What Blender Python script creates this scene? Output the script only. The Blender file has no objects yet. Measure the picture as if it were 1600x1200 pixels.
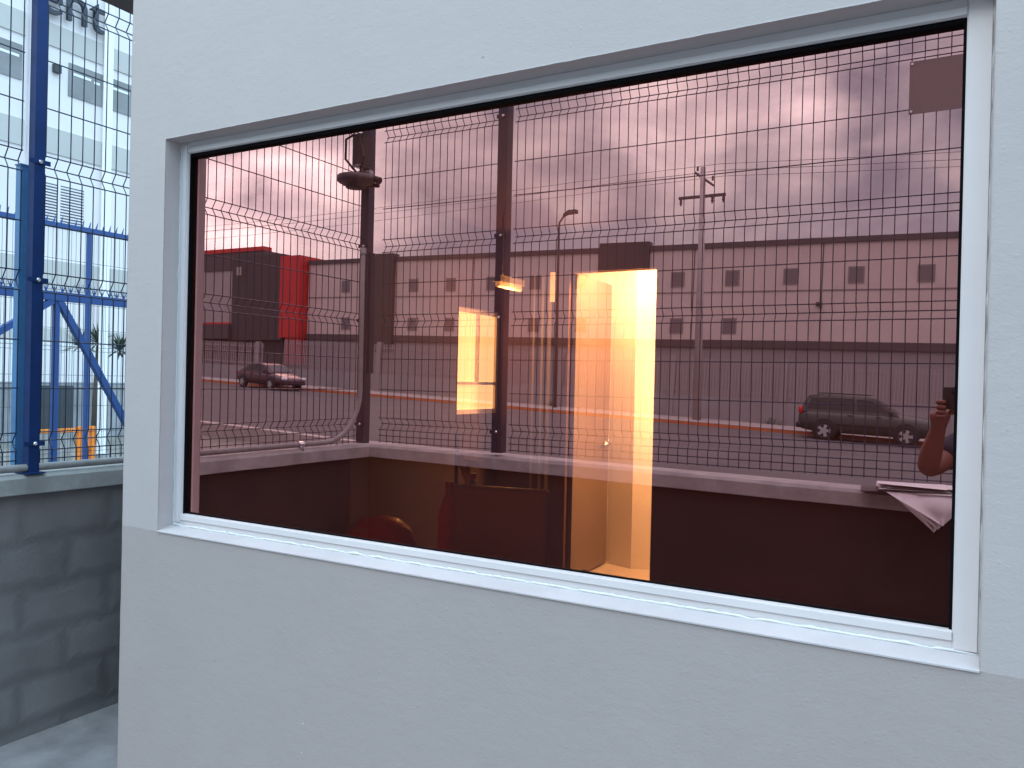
import bpy, bmesh, math, random
from mathutils import Vector, Matrix, noise
random.seed(7)
S = bpy.context.scene
COL = S.collection
V = Vector

# ------------------------------------------------------------------ camera
cd = bpy.data.cameras.new('camera'); cam = bpy.data.objects.new('camera', cd); COL.objects.link(cam)
FPX = 1241.0
cd.sensor_fit = 'HORIZONTAL'; cd.sensor_width = 36.0; cd.lens = 36.0 * FPX / 1600.0
cd.clip_start = 0.01; cd.clip_end = 2000
yaw, pit, roll = (math.radians(a) for a in (29.135, -0.23, -1.312))
fw = V((-math.sin(yaw) * math.cos(pit), math.cos(yaw) * math.cos(pit), math.sin(pit)))
rt = V((math.cos(yaw), math.sin(yaw), 0)); dn = fw.cross(rt)
r2 = math.cos(roll) * rt + math.sin(roll) * dn
d2 = -math.sin(roll) * rt + math.cos(roll) * dn
M = Matrix((r2, -d2, -fw)).transposed().to_4x4()
M.translation = V((0, -1.5, 1.52))
cam.matrix_world = M
S.camera = cam

# ------------------------------------------------------------------ exposure / colour management
S.view_settings.view_transform = 'Standard'; S.view_settings.look = 'None'
S.view_settings.exposure = 0.0; S.view_settings.gamma = 1.0
S.cycles.max_bounces = 10; S.cycles.transparent_max_bounces = 16; S.cycles.glossy_bounces = 6

# ------------------------------------------------------------------ sky (Nishita under a broken cloud deck, all in the world shader)
SUN_DIR = V((-0.58, -0.68, 0.50)).normalized()
w = bpy.data.worlds.new('World'); S.world = w; w.use_nodes = True
nt = w.node_tree; nt.nodes.clear(); N = nt.nodes.new; L = nt.links.new
out = N('ShaderNodeOutputWorld'); bg = N('ShaderNodeBackground'); L(bg.outputs[0], out.inputs[0])
bg.inputs[1].default_value = 0.1
sky = N('ShaderNodeTexSky'); sky.sky_type = 'NISHITA'; sky.sun_disc = False
sky.sun_elevation = math.asin(SUN_DIR.z); sky.sun_rotation = math.atan2(SUN_DIR.x, SUN_DIR.y)
tc = N('ShaderNodeTexCoord')
sep = N('ShaderNodeSeparateXYZ'); L(tc.outputs['Generated'], sep.inputs[0])
def mth(op, a, b=None, c=None, clamp=False):
    m = N('ShaderNodeMath'); m.operation = op; m.use_clamp = clamp
    for i, s in enumerate((a, b, c)):
        if s is None: continue
        if isinstance(s, (int, float)): m.inputs[i].default_value = s
        else: L(s, m.inputs[i])
    return m.outputs[0]
den = mth('ADD', mth('ABSOLUTE', sep.outputs[2]), 0.30)
px = mth('DIVIDE', sep.outputs[0], den); py = mth('DIVIDE', sep.outputs[1], den)
cmb = N('ShaderNodeCombineXYZ'); L(mth('MULTIPLY', sep.outputs[0], 2.0), cmb.inputs[0]); L(mth('MULTIPLY', sep.outputs[1], 2.0), cmb.inputs[1]); L(mth('MULTIPLY', sep.outputs[2], 3.6), cmb.inputs[2])
n1 = N('ShaderNodeTexNoise'); n1.inputs['Scale'].default_value = 2.5; n1.inputs['Detail'].default_value = 8; n1.inputs['Roughness'].default_value = 0.48
n1.inputs['Distortion'].default_value = 0.35; L(cmb.outputs[0], n1.inputs['Vector'])
n2 = N('ShaderNodeTexNoise'); n2.inputs['Scale'].default_value = 6.5; n2.inputs['Detail'].default_value = 5; L(cmb.outputs[0], n2.inputs['Vector'])
nn = mth('ADD', mth('MULTIPLY', n1.outputs[0], 0.75), mth('MULTIPLY', n2.outputs[0], 0.25))
rmp = N('ShaderNodeValToRGB'); L(nn, rmp.inputs[0])
cr = rmp.color_ramp
cr.elements[0].position = 0.40; cr.elements[0].color = (0.37, 0.54, 0.72, 1)
cr.elements[1].position = 0.63; cr.elements[1].color = (.86, 1.16, 1.26, 1)
e = cr.elements.new(0.50); e.color = (0.50, 0.71, 0.89, 1)
# thin places in the cloud where the low sun comes through
glow = None
for (d, sharp, amp) in (((-0.735, -0.62, 0.29), 75, 3.0), ((-0.133, -0.942, 0.300), 420, 0.9), ((-0.15, -0.90, 0.41), 60, 0.7),
                        ((-0.335, -0.90, 0.272), 500, 0.35), ((-0.36, -0.85, 0.36), 200, 0.45), ((-0.545, -0.807, 0.229), 900, 0.4)):
    vm = N('ShaderNodeVectorMath'); vm.operation = 'DOT_PRODUCT'; L(tc.outputs['Generated'], vm.inputs[0]); vm.inputs[1].default_value = V(d).normalized()
    g = mth('MULTIPLY', mth('EXPONENT', mth('MULTIPLY', mth('SUBTRACT', vm.outputs['Value'], 1.0), float(sharp))), amp)
    glow = g if glow is None else mth('ADD', glow, g)
gn = mth('MULTIPLY', mth('SUBTRACT', nn, 0.34, clamp=True), 5.2)
glow = mth('MULTIPLY', glow, gn)
addc = N('ShaderNodeMixRGB'); addc.blend_type = 'ADD'; addc.inputs[0].default_value = 1
gc = N('ShaderNodeMixRGB'); gc.blend_type = 'MULTIPLY'; gc.inputs[0].default_value = 1; gc.inputs[1].default_value = (0.80, 1.0, 1.0, 1); L(glow, gc.inputs[2])
L(rmp.outputs[0], addc.inputs[1]); L(gc.outputs[0], addc.inputs[2])
sc_ = N('ShaderNodeMixRGB'); sc_.blend_type = 'MULTIPLY'; sc_.inputs[0].default_value = 1; sc_.inputs[2].default_value = (9.6, 9.6, 9.6, 1); L(addc.outputs[0], sc_.inputs[1])
mixs = N('ShaderNodeMixRGB'); mixs.inputs[0].default_value = 0.94; L(sky.outputs[0], mixs.inputs[1]); L(sc_.outputs[0], mixs.inputs[2])
# overcast sky: brighter overhead and behind the booth, where the deck is thin
lift = mth('ADD', 1.0, mth('ADD', mth('ADD', mth('MULTIPLY', mth('MAXIMUM', sep.outputs[1], 0.0), 0.7), mth('MULTIPLY', mth('MAXIMUM', sep.outputs[0], 0.0), 1.3)), mth('MULTIPLY', mth('MAXIMUM', mth('SUBTRACT', sep.outputs[2], 0.36), 0.0), 7.0)))
lm = N('ShaderNodeMixRGB'); lm.blend_type = 'MULTIPLY'; lm.inputs[0].default_value = 1; L(mixs.outputs[0], lm.inputs[1]); L(lift, lm.inputs[2])
L(lm.outputs[0], bg.inputs[0])

# ------------------------------------------------------------------ sun, hidden behind cloud
sl = bpy.data.lights.new('sun', 'SUN'); sl.energy = 0.9; sl.angle = math.radians(22); sl.color = (1.0, 0.97, 0.92)
so = bpy.data.objects.new('sun', sl); COL.objects.link(so); so.rotation_euler = SUN_DIR.to_track_quat('Z', 'Y').to_euler()

# ------------------------------------------------------------------ materials
MATS = {}
def mat(name, col=(.5, .5, .5), rough=.7, metal=0., var=0., vscale=6., col2=None, bump=0., bscale=40., bdist=.002, spec=.5, bevel=0., emit=None, estr=0.):
    if name in MATS: return MATS[name]
    m = bpy.data.materials.new(name); m.use_nodes = True; MATS[name] = m
    t = m.node_tree; b = t.nodes['Principled BSDF']; A = t.nodes.new; K = t.links.new
    b.inputs['Base Color'].default_value = (*col, 1); b.inputs['Roughness'].default_value = rough; b.inputs['Metallic'].default_value = metal
    b.inputs['Specular IOR Level'].default_value = spec
    co = A('ShaderNodeTexCoord')
    if var > 0 or col2:
        n = A('ShaderNodeTexNoise'); n.inputs['Scale'].default_value = vscale; n.inputs['Detail'].default_value = 6; n.inputs['Roughness'].default_value = .6
        K(co.outputs['Object'], n.inputs['Vector'])
        r = A('ShaderNodeValToRGB'); K(n.outputs[0], r.inputs[0])
        c2 = col2 if col2 else tuple(c * (1 - var) for c in col)
        c1 = col if col2 else tuple(min(1, c * (1 + var)) for c in col)
        r.color_ramp.elements[0].position = .32; r.color_ramp.elements[0].color = (*c2, 1)
        r.color_ramp.elements[1].position = .68; r.color_ramp.elements[1].color = (*c1, 1)
        K(r.outputs[0], b.inputs['Base Color'])
    nrm = None
    if bevel > 0:
        bv = A('ShaderNodeBevel'); bv.samples = 4; bv.inputs[0].default_value = bevel; nrm = bv.outputs[0]
    if bump > 0:
        n = A('ShaderNodeTexNoise'); n.inputs['Scale'].default_value = bscale; n.inputs['Detail'].default_value = 4; K(co.outputs['Object'], n.inputs['Vector'])
        bp = A('ShaderNodeBump'); bp.inputs['Strength'].default_value = bump; bp.inputs['Distance'].default_value = bdist; K(n.outputs[0], bp.inputs['Height'])
        if nrm: K(nrm, bp.inputs['Normal'])
        nrm = bp.outputs[0]
    if nrm: K(nrm, b.inputs['Normal'])
    if emit:
        b.inputs['Emission Color'].default_value = (*emit, 1); b.inputs['Emission Strength'].default_value = estr
    return m

def plaster():
    """painted render: pale grey above the sill line, mid grey below; trowel ripples and fine grit"""
    m = bpy.data.materials.new('painted_plaster'); m.use_nodes = True; t = m.node_tree; b = t.nodes['Principled BSDF']; A = t.nodes.new; K = t.links.new
    b.inputs['Roughness'].default_value = .62; b.inputs['Specular IOR Level'].default_value = .35
    co = A('ShaderNodeTexCoord'); sp = A('ShaderNodeSeparateXYZ'); K(co.outputs['Object'], sp.inputs[0])
    def mm(op, a, bb, clamp=False):
        x = A('ShaderNodeMath'); x.operation = op; x.use_clamp = clamp
        for i, s in enumerate((a, bb)):
            if isinstance(s, (int, float)): x.inputs[i].default_value = s
            else: K(s, x.inputs[i])
        return x.outputs[0]
    def nz(scale, det=4, vec=None, rough=.5):
        n = A('ShaderNodeTexNoise'); n.inputs['Scale'].default_value = scale; n.inputs['Detail'].default_value = det; n.inputs['Roughness'].default_value = rough
        K(vec or co.outputs['Object'], n.inputs['Vector']); return n.outputs[0]
    edge = mm('ADD', sp.outputs[2], mm('MULTIPLY', mm('SUBTRACT', nz(14, 5), .5), .008))
    step = mm('MULTIPLY', mm('SUBTRACT', edge, 1.0645), 700.0, True)
    big = nz(1.6, 5); mid = nz(7, 4)
    vv = mm('ADD', .93, mm('MULTIPLY', mm('ADD', mm('MULTIPLY', big, .6), mm('MULTIPLY', mid, .4)), .14))
    mix = A('ShaderNodeMixRGB'); K(step, mix.inputs[0]); mix.inputs[1].default_value = (.395, .342, .335, 1); mix.inputs[2].default_value = (.465, .42, .415, 1)
    # rare white paint specks
    vo = A('ShaderNodeTexVoronoi'); vo.inputs['Scale'].default_value = 7.5; K(co.outputs['Object'], vo.inputs['Vector'])
    spk = mm('LESS_THAN', vo.outputs['Distance'], .020)
    mul = A('ShaderNodeMixRGB'); mul.blend_type = 'MULTIPLY'; mul.inputs[0].default_value = 1; K(mix.outputs[0], mul.inputs[1])
    cv = A('ShaderNodeCombineXYZ'); [K(vv, cv.inputs[i]) for i in range(3)]; K(cv.outputs[0], mul.inputs[2])
    fin = A('ShaderNodeMixRGB'); K(spk, fin.inputs[0]); K(mul.outputs[0], fin.inputs[1]); fin.inputs[2].default_value = (.72, .74, .76, 1)
    vd = A('ShaderNodeTexVoronoi'); vd.inputs['Scale'].default_value = 4.3; md = A('ShaderNodeMapping'); md.inputs['Scale'].default_value = (1, 1, 2.2); md.inputs['Location'].default_value = (3.1, 1.7, .4); K(co.outputs['Object'], md.inputs[0]); K(md.outputs[0], vd.inputs['Vector'])
    dk_ = mm('MULTIPLY', mm('LESS_THAN', mm('ADD', vd.outputs['Distance'], mm('MULTIPLY', nz(120, 2), .012)), .026), .55)
    ms = A('ShaderNodeMapping'); ms.inputs['Scale'].default_value = (22, 22, 1.1); K(co.outputs['Object'], ms.inputs[0]); stv = mm('MULTIPLY', mm('SUBTRACT', nz(1.0, 5, ms.outputs[0], .6), .5, True), .55)
    ch1 = A('ShaderNodeMixRGB'); K(mm('ADD', dk_, mm('MULTIPLY', stv, mm('SUBTRACT', nz(2.2, 3), .42, True)), True), ch1.inputs[0]); K(fin.outputs[0], ch1.inputs[1]); ch1.inputs[2].default_value = (.10, .10, .11, 1)
    K(ch1.outputs[0], b.inputs['Base Color'])
    mp = A('ShaderNodeMapping'); mp.inputs['Scale'].default_value = (1, 1, 1.5); K(co.outputs['Object'], mp.inputs[0])
    rip = nz(26, 6, mp.outputs[0], .62); grit = nz(160, 3, mp.outputs[0]); und = nz(5, 2)
    h = mm('ADD', mm('ADD', mm('MULTIPLY', rip, .0026), mm('MULTIPLY', grit, .0010)), mm('MULTIPLY', und, .006))
    lumps = A('ShaderNodeTexVoronoi'); lumps.inputs['Scale'].default_value = 38; K(co.outputs['Object'], lumps.inputs['Vector'])
    h = mm('ADD', h, mm('MULTIPLY', mm('SUBTRACT', .16, lumps.outputs['Distance'], True), .006))
    bv = A('ShaderNodeBevel'); bv.samples = 4; bv.inputs[0].default_value = .006
    bp = A('ShaderNodeBump'); bp.inputs['Strength'].default_value = .38; bp.inputs['Distance'].default_value = 1.0
    K(h, bp.inputs['Height']); K(bv.outputs[0], bp.inputs['Normal']); K(bp.outputs[0], b.inputs['Normal'])
    return m

def blockwork():
    """grey concrete block, joints smeared flush with thin render"""
    m = bpy.data.materials.new('rendered_blockwork'); m.use_nodes = True; t = m.node_tree; b = t.nodes['Principled BSDF']; A = t.nodes.new; K = t.links.new
    b.inputs['Roughness'].default_value = .85
    co = A('ShaderNodeTexCoord'); sp = A('ShaderNodeSeparateXYZ'); K(co.outputs['Object'], sp.inputs[0])
    ad = A('ShaderNodeMath'); ad.operation = 'ADD'; K(sp.outputs[0], ad.inputs[0]); K(sp.outputs[1], ad.inputs[1])
    cb = A('ShaderNodeCombineXYZ'); K(ad.outputs[0], cb.inputs[0]); K(sp.outputs[2], cb.inputs[1])
    n = A('ShaderNodeTexNoise'); n.inputs['Scale'].default_value = 9; n.inputs['Detail'].default_value = 4; K(co.outputs['Object'], n.inputs['Vector'])
    ds = A('ShaderNodeVectorMath'); ds.operation = 'MULTIPLY_ADD'; K(n.outputs['Color'], ds.inputs[0]); ds.inputs[1].default_value = (.06, .06, .06); K(cb.outputs[0], ds.inputs[2])
    br = A('ShaderNodeTexBrick'); K(ds.outputs[0], br.inputs['Vector']); br.inputs['Scale'].default_value = 1.0
    br.inputs['Brick Width'].default_value = .4; br.inputs['Row Height'].default_value = .2; br.inputs['Mortar Size'].default_value = .05; br.inputs['Mortar Smooth'].default_value = 1.0
    br.inputs['Color1'].default_value = (.235, .218, .22, 1); br.inputs['Color2'].default_value = (.205, .19, .193, 1); br.inputs['Mortar'].default_value = (.175, .163, .167, 1)
    n2 = A('ShaderNodeTexNoise'); n2.inputs['Scale'].default_value = 3; n2.inputs['Detail'].default_value = 6; K(co.outputs['Object'], n2.inputs['Vector'])
    mr = A('ShaderNodeMapRange'); K(n2.outputs[0], mr.inputs[0]); mr.inputs[1].default_value = .3; mr.inputs[2].default_value = .7; mr.inputs[3].default_value = .75; mr.inputs[4].default_value = 1.15
    mul = A('ShaderNodeMixRGB'); mul.blend_type = 'MULTIPLY'; mul.inputs[0].default_value = 1; K(br.outputs[0], mul.inputs[1]); K(mr.outputs[0], mul.inputs[2])
    K(mul.outputs[0], b.inputs['Base Color'])
    g = A('ShaderNodeTexNoise'); g.inputs['Scale'].default_value = 60; g.inputs['Detail'].default_value = 5; K(co.outputs['Object'], g.inputs['Vector'])
    sb = A('ShaderNodeMath'); sb.operation = 'MULTIPLY_ADD'; K(br.outputs['Fac'], sb.inputs[0]); sb.inputs[1].default_value = -1.4; K(g.outputs[0], sb.inputs[2])
    bp = A('ShaderNodeBump'); bp.inputs['Strength'].default_value = .7; bp.inputs['Distance'].default_value = .003; K(sb.outputs[0], bp.inputs['Height']); K(bp.outputs[0], b.inputs['Normal'])
    return m

def tinted_glass():
    """bronze reflective solar glass"""
    m = bpy.data.materials.new('bronze_reflective_glass'); m.use_nodes = True; t = m.node_tree; t.nodes.clear(); A = t.nodes.new; K = t.links.new
    o = A('ShaderNodeOutputMaterial'); tr = A('ShaderNodeBsdfTransparent'); tr.inputs[0].default_value = (1.0, .46, .215, 1)
    gl = A('ShaderNodeBsdfGlossy'); gl.inputs['Roughness'].default_value = 0.0; gl.inputs['Color'].default_value = (1.0, .51, .495, 1)
    lw = A('ShaderNodeLayerWeight'); lw.inputs[0].default_value = .35
    mr = A('ShaderNodeMapRange'); K(lw.outputs['Fresnel'], mr.inputs[0]); mr.inputs[3].default_value = .54; mr.inputs[4].default_value = .95
    co = A('ShaderNodeTexCoord'); n = A('ShaderNodeTexNoise'); n.inputs['Scale'].default_value = 1.3; n.inputs['Detail'].default_value = 1; K(co.outputs['Object'], n.inputs['Vector'])
    bp = A('ShaderNodeBump'); bp.inputs['Strength'].default_value = .25; bp.inputs['Distance'].default_value = .0012; K(n.outputs[0], bp.inputs['Height']); K(bp.outputs[0], gl.inputs['Normal'])
    mx = A('ShaderNodeMixShader'); K(mr.outputs[0], mx.inputs[0]); K(tr.outputs[0], mx.inputs[1]); K(gl.outputs[0], mx.inputs[2]); df = A('ShaderNodeBsdfDiffuse'); df.inputs[0].default_value = (.62, .12, .09, 1)
    nd_ = A('ShaderNodeTexNoise'); nd_.inputs['Scale'].default_value = 4; nd_.inputs['Detail'].default_value = 8; nd_.inputs['Roughness'].default_value = .7; K(co.outputs['Object'], nd_.inputs['Vector'])
    md_ = A('ShaderNodeMapRange'); K(nd_.outputs[0], md_.inputs[0]); md_.inputs[1].default_value = .45; md_.inputs[2].default_value = .75; md_.inputs[3].default_value = .018; md_.inputs[4].default_value = .034
    vo_ = A('ShaderNodeTexVoronoi'); vo_.inputs['Scale'].default_value = 26; K(co.outputs['Object'], vo_.inputs['Vector'])
    lt_ = A('ShaderNodeMath'); lt_.operation = 'LESS_THAN'; K(vo_.outputs['Distance'], lt_.inputs[0]); lt_.inputs[1].default_value = .035
    ad_ = A('ShaderNodeMath'); ad_.operation = 'MULTIPLY_ADD'; K(lt_.outputs[0], ad_.inputs[0]); ad_.inputs[1].default_value = .05; K(md_.outputs[0], ad_.inputs[2])
    mf = A('ShaderNodeMixShader'); K(ad_.outputs[0], mf.inputs[0]); K(mx.outputs[0], mf.inputs[1]); K(df.outputs[0], mf.inputs[2]); K(mf.outputs[0], o.inputs[0])
    return m

def corrugated(name, col, freq, depth=.04, axis=0):
    m = mat(name, col, .55, var=.06, vscale=.6); t = m.node_tree; b = t.nodes['Principled BSDF']; A = t.nodes.new; K = t.links.new
    co = A('ShaderNodeTexCoord'); wv = A('ShaderNodeTexWave'); wv.bands_direction = 'XYZ'[axis]; wv.inputs['Scale'].default_value = freq; K(co.outputs['Object'], wv.inputs['Vector'])
    bp = A('ShaderNodeBump'); bp.inputs['Strength'].default_value = .5; bp.inputs['Distance'].default_value = depth; K(wv.outputs[0], bp.inputs['Height']); K(bp.outputs[0], b.inputs['Normal'])
    return m

PL = plaster(); BLK = blockwork(); GLS = tinted_glass()
WHITE_AL = mat('white_aluminium', (.70, .65, .655), .38, var=.03, vscale=3, bevel=.002, bump=.15, bscale=70, bdist=.0005)
GASKET = mat('black_gasket', (.002, .002, .003), .8, spec=.1)
CAULK = mat('white_caulk', (.70, .70, .70), .35, bump=.5, bscale=90, bdist=.001)
SILLP = mat('sill_paint', (.52, .48, .485), .5, var=.06, vscale=9, bump=.5, bscale=45, bdist=.0015)
CONC = mat('cast_concrete', (.30, .30, .295), .85, var=.22, vscale=7, bump=.6, bscale=45, bdist=.003, bevel=.006)
FLOORC = mat('corridor_concrete', (.29, .262, .262), .85, var=.28, vscale=4.5, bump=.5, bscale=70, bdist=.003)
GBLUE = mat('gate_blue_paint', (.014, .06, .22), .55)
BLUE = mat('blue_powder_coat', (.002, .024, .11), .6, var=.15, vscale=10, bevel=.003, spec=.25)
BLUEW = mat('blue_coated_wire', (.008, .016, .045), .5)
LBLUE = mat('faded_blue_paint', (.05, .17, .36), .5, var=.15, vscale=6)
BLACKP = mat('dark_post_coating', (.014, .014, .032), .45, var=.2, vscale=8, bevel=.003)
GALV = mat('galvanised_steel', (.42, .43, .44), .4, metal=.7, var=.15, vscale=14)
CHROME = mat('bright_bolt', (.7, .7, .72), .2, metal=1)
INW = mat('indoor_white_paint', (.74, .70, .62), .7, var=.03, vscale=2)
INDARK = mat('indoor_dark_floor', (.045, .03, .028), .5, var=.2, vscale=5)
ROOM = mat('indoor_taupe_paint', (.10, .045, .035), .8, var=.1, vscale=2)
DOORM = mat('door_beige_laminate', (.20, .15, .115), .45, var=.05, vscale=1.5)
ASPH = mat('asphalt', (.068, .066, .068), .9, var=.18, vscale=.5, bump=.4, bscale=8, bdist=.01)
DIRT = mat('dry_ground', (.20, .185, .165), .95, col2=(.12, .112, .098), vscale=1.1, bump=.8, bscale=4, bdist=.05)
PAVE = mat('pavement_concrete', (.24, .215, .20), .85, var=.12, vscale=1.5)
KTOP = mat('kerb_concrete', (.34, .30, .28), .8, var=.08, vscale=2)
KOR = mat('kerb_orange_paint', (.48, .14, .045), .6, var=.2, vscale=3)
WHU = corrugated('beige_wall_panel', (.54, .45, .41), 0.55, .03)
WHL = mat('grey_lower_wall', (.26, .235, .235), .8, var=.08, vscale=.5)
WHD = mat('dark_brown_trim', (.075, .06, .062), .6, var=.08, vscale=.6)
DARKP = corrugated('charcoal_panel', (.050, .042, .043), 1.2, .02)
REDP = mat('red_panel', (.50, .022, .020), .4, var=.06, vscale=.5)
PALE = mat('pale_render', (.34, .30, .30), .75, var=.06, vscale=.4)
WING = mat('dark_window_glass', (.15, .13, .135), .35)
PICK = mat('palisade_grey', (.30, .27, .27), .6)
WB = mat('white_building_render', (.76, .72, .74), .7, var=.04, vscale=.3)
WBB = mat('building_beige_band', (.50, .49, .48), .75, var=.05, vscale=.4)
WBG = mat('building_grey_window', (.22, .225, .235), .25, var=.2, vscale=.7)
LAM = mat('tube_light', (1, 1, 1), .5, emit=(1, .98, .92), estr=6.)
RUB = mat('tyre_rubber', (.012, .012, .013), .8)
RIM = mat('alloy_rim', (.62, .62, .63), .28, metal=.9)
CGL = mat('car_glass', (.012, .013, .015), .06)
SUVP = mat('suv_dark_green_paint', (.040, .046, .042), .28, var=.04, vscale=2)
SEDP = mat('sedan_plum_grey_paint', (.065, .030, .036), .28, var=.04, vscale=2)
BPLA = mat('black_plastic', (.012, .012, .013), .5)
TAIL = mat('red_lens', (.55, .008, .01), .2)
HEAD = mat('clear_lens', (.75, .75, .78), .1)
POLEC = mat('pole_concrete', (.34, .30, .29), .85, var=.1, vscale=3)
SKIN = mat('skin', (.17, .068, .045), .55, var=.06, vscale=12)
SHIRT = mat('navy_cloth', (.012, .016, .032), .85, var=.2, vscale=14, bump=.4, bscale=60, bdist=.002)
JEANS = mat('dark_denim', (.03, .04, .07), .9, var=.2, vscale=20)
HAIR = mat('black_hair', (.01, .008, .007), .6, bump=.6, bscale=120, bdist=.003)
PAPER = mat('white_paper', (.68, .68, .68), .7, var=.03, vscale=5)
SIGN = mat('sign_back_steel', (.20, .17, .165), .55, var=.08, vscale=3)
ORG = mat('orange_paint', (.85, .24, .012), .5, var=.1, vscale=5)
CABM = mat('cabinet_charcoal', (.035, .042, .05), .5, var=.15, vscale=3)
LEAF = mat('leaf_green', (.05, .075, .035), .7, var=.35, vscale=8)
BARK = mat('dry_bark', (.10, .075, .055), .9, var=.2, vscale=12)
REDB = mat('red_rubber', (.85, .008, .010), .3)
REDC = mat('red_plastic', (.75, .03, .02), .35)
CHAIRM = mat('chair_dark_vinyl', (.42, .24, .26), .4, bump=.4, bscale=150, bdist=.001)
STRAW = mat('light_wood', (.42, .25, .11), .6)

# ------------------------------------------------------------------ helpers
class MB:
    def __init__(s): s.v = []; s.f = []; s.mi = []
    def add(s, vs, fs, mi=0):
        o = len(s.v); s.v += [tuple(p) for p in vs]; s.f += [tuple(i + o for i in f) for f in fs]; s.mi += [mi] * len(fs)
    def box(s, a, b, mi=0, R=None, c=None):
        x0, y0, z0 = a; x1, y1, z1 = b
        vs = [V(p) for p in ((x0, y0, z0), (x1, y0, z0), (x1, y1, z0), (x0, y1, z0), (x0, y0, z1), (x1, y0, z1), (x1, y1, z1), (x0, y1, z1))]
        if R is not None:
            c = V(c) if c else V((0, 0, 0)); vs = [R @ (p - c) + c for p in vs]
        s.add(vs, [(3, 2, 1, 0), (4, 5, 6, 7), (0, 1, 5, 4), (1, 2, 6, 5), (2, 3, 7, 6), (3, 0, 4, 7)], mi)
    def tube(s, pts, r, n=8, mi=0, cap=True, rs=None):
        pts = [V(p) for p in pts]; rings = []
        up = None
        for i, p in enumerate(pts):
            t = (pts[min(i + 1, len(pts) - 1)] - pts[max(i - 1, 0)]).normalized()
            if up is None: up = V((0, 0, 1)) if abs(t.z) < .9 else V((1, 0, 0))
            a = t.cross(up)
            if a.length < 1e-4: a = t.orthogonal()
            a.normalize(); b = a.cross(t).normalized(); up = b
            rr = rs[i] if rs else r
            rings.append([p + rr * (math.cos(2 * math.pi * k / n + math.pi / n) * a + math.sin(2 * math.pi * k / n + math.pi / n) * b) for k in range(n)])
        vs = [q for rg in rings for q in rg]; fs = []
        for i in range(len(pts) - 1):
            for k in range(n):
                k2 = (k + 1) % n; fs.append((i * n + k, i * n + k2, (i + 1) * n + k2, (i + 1) * n + k))
        if cap: fs.append(tuple(range(n - 1, -1, -1))); fs.append(tuple((len(pts) - 1) * n + k for k in range(n)))
        s.add(vs, fs, mi)
    def prism(s, poly, axis, a, b, mi=0):
        """extrude 2-D polygon along an axis"""
        def P(u, v, t):
            return {0: (t, u, v), 1: (u, t, v), 2: (u, v, t)}[axis]
        n = len(poly); vs = [P(u, v, a) for u, v in poly] + [P(u, v, b) for u, v in poly]
        s.add(vs, [tuple(range(n - 1, -1, -1)), tuple(range(n, 2 * n))] + [(k, (k + 1) % n, n + (k + 1) % n, n + k) for k in range(n)], mi)
    def lathe(s, prof, c, axis=2, n=20, mi=0):
        c = V(c); vs = []; fs = []
        for r, h in prof:
            for k in range(n):
                a = 2 * math.pi * k / n; u, v = r * math.cos(a), r * math.sin(a)
                vs.append(c + {0: V((h, u, v)), 1: V((u, h, v)), 2: V((u, v, h))}[axis])
        for i in range(len(prof) - 1):
            for k in range(n):
                k2 = (k + 1) % n; fs.append((i * n + k, i * n + k2, (i + 1) * n + k2, (i + 1) * n + k))
        fs.append(tuple(range(n - 1, -1, -1))); fs.append(tuple((len(prof) - 1) * n + k for k in range(n)))
        s.add(vs, fs, mi)
    def build(s, name, m, parent=None, smooth=False, fix=True, origin=None):
        me = bpy.data.meshes.new(name); me.from_pydata(s.v, [], s.f)
        for x in (m if isinstance(m, (list, tuple)) else [m]): me.materials.append(x)
        me.polygons.foreach_set('material_index', s.mi); me.update()
        if fix:
            bm = bmesh.new(); bm.from_mesh(me); bmesh.ops.recalc_face_normals(bm, faces=bm.faces); bm.to_mesh(me); bm.free()
        if smooth:
            me.polygons.foreach_set('use_smooth', [True] * len(me.polygons))
        o = bpy.data.objects.new(name, me); COL.objects.link(o)
        if parent: o.parent = parent
        if origin:
            me.transform(Matrix.Translation(-V(origin))); o.location = origin
        return o
def tag(o, label, cat, group=None):
    o['label'] = label; o['category'] = cat
    if group: o['group'] = group
    return o
def thing(name, label, cat, loc=(0, 0, 0), rot=(0, 0, 0), group=None):
    o = bpy.data.objects.new(name, None); COL.objects.link(o); o.location = loc; o.rotation_euler = rot; o.empty_display_size = .2
    return tag(o, label, cat, group)
def structure(o): o['kind'] = 'structure'; return o
def clone(root, loc=None, label=None, rot=None):
    r = root.copy(); COL.objects.link(r)
    if loc: r.location = loc
    if rot: r.rotation_euler = rot
    if label: r['label'] = label
    def kids(a, b):
        for ch in list(a.children):
            c = ch.copy(); COL.objects.link(c); c.parent = b; kids(ch, c)
    kids(root, r); return r

# ------------------------------------------------------------------ ground, road, kerb
def zr(x): return -.62 - .0405 * max(-90, min(70, x))
def wgt(y):
    t = max(0, min(1, (-3.2 - y) / 4.5)); return t * t * (3 - 2 * t)
def gz(x, y): return (zr(x) - .16) * wgt(y) - .09 * (1 - wgt(y)) + (.0)
def sheet(name, x0, x1, y0, y1, nx, ny, zf, m):
    g = MB(); vs = []; fs = []
    for j in range(ny + 1):
        for i in range(nx + 1):
            x = x0 + (x1 - x0) * i / nx; y = y0 + (y1 - y0) * j / ny; vs.append((x, y, zf(x, y)))
    for j in range(ny):
        for i in range(nx):
            a = j * (nx + 1) + i; fs.append((a, a + 1, a + nx + 2, a + nx + 1))
    g.add(vs, fs); return structure(g.build(name, m, smooth=True))
g = MB()
xs = [-900, -500, -300, -200, -140] + [-90 + 5 * i for i in range(33)] + [100, 150, 250, 500, 900]
ys = [-900, -400, -200, -120, -80, -60] + [-50 + 2 * i for i in range(20)] + [-10 + .5 * i for i in range(28)] + [6, 10, 20, 40, 80, 200, 500, 900]
vs = []; fs = []
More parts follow.
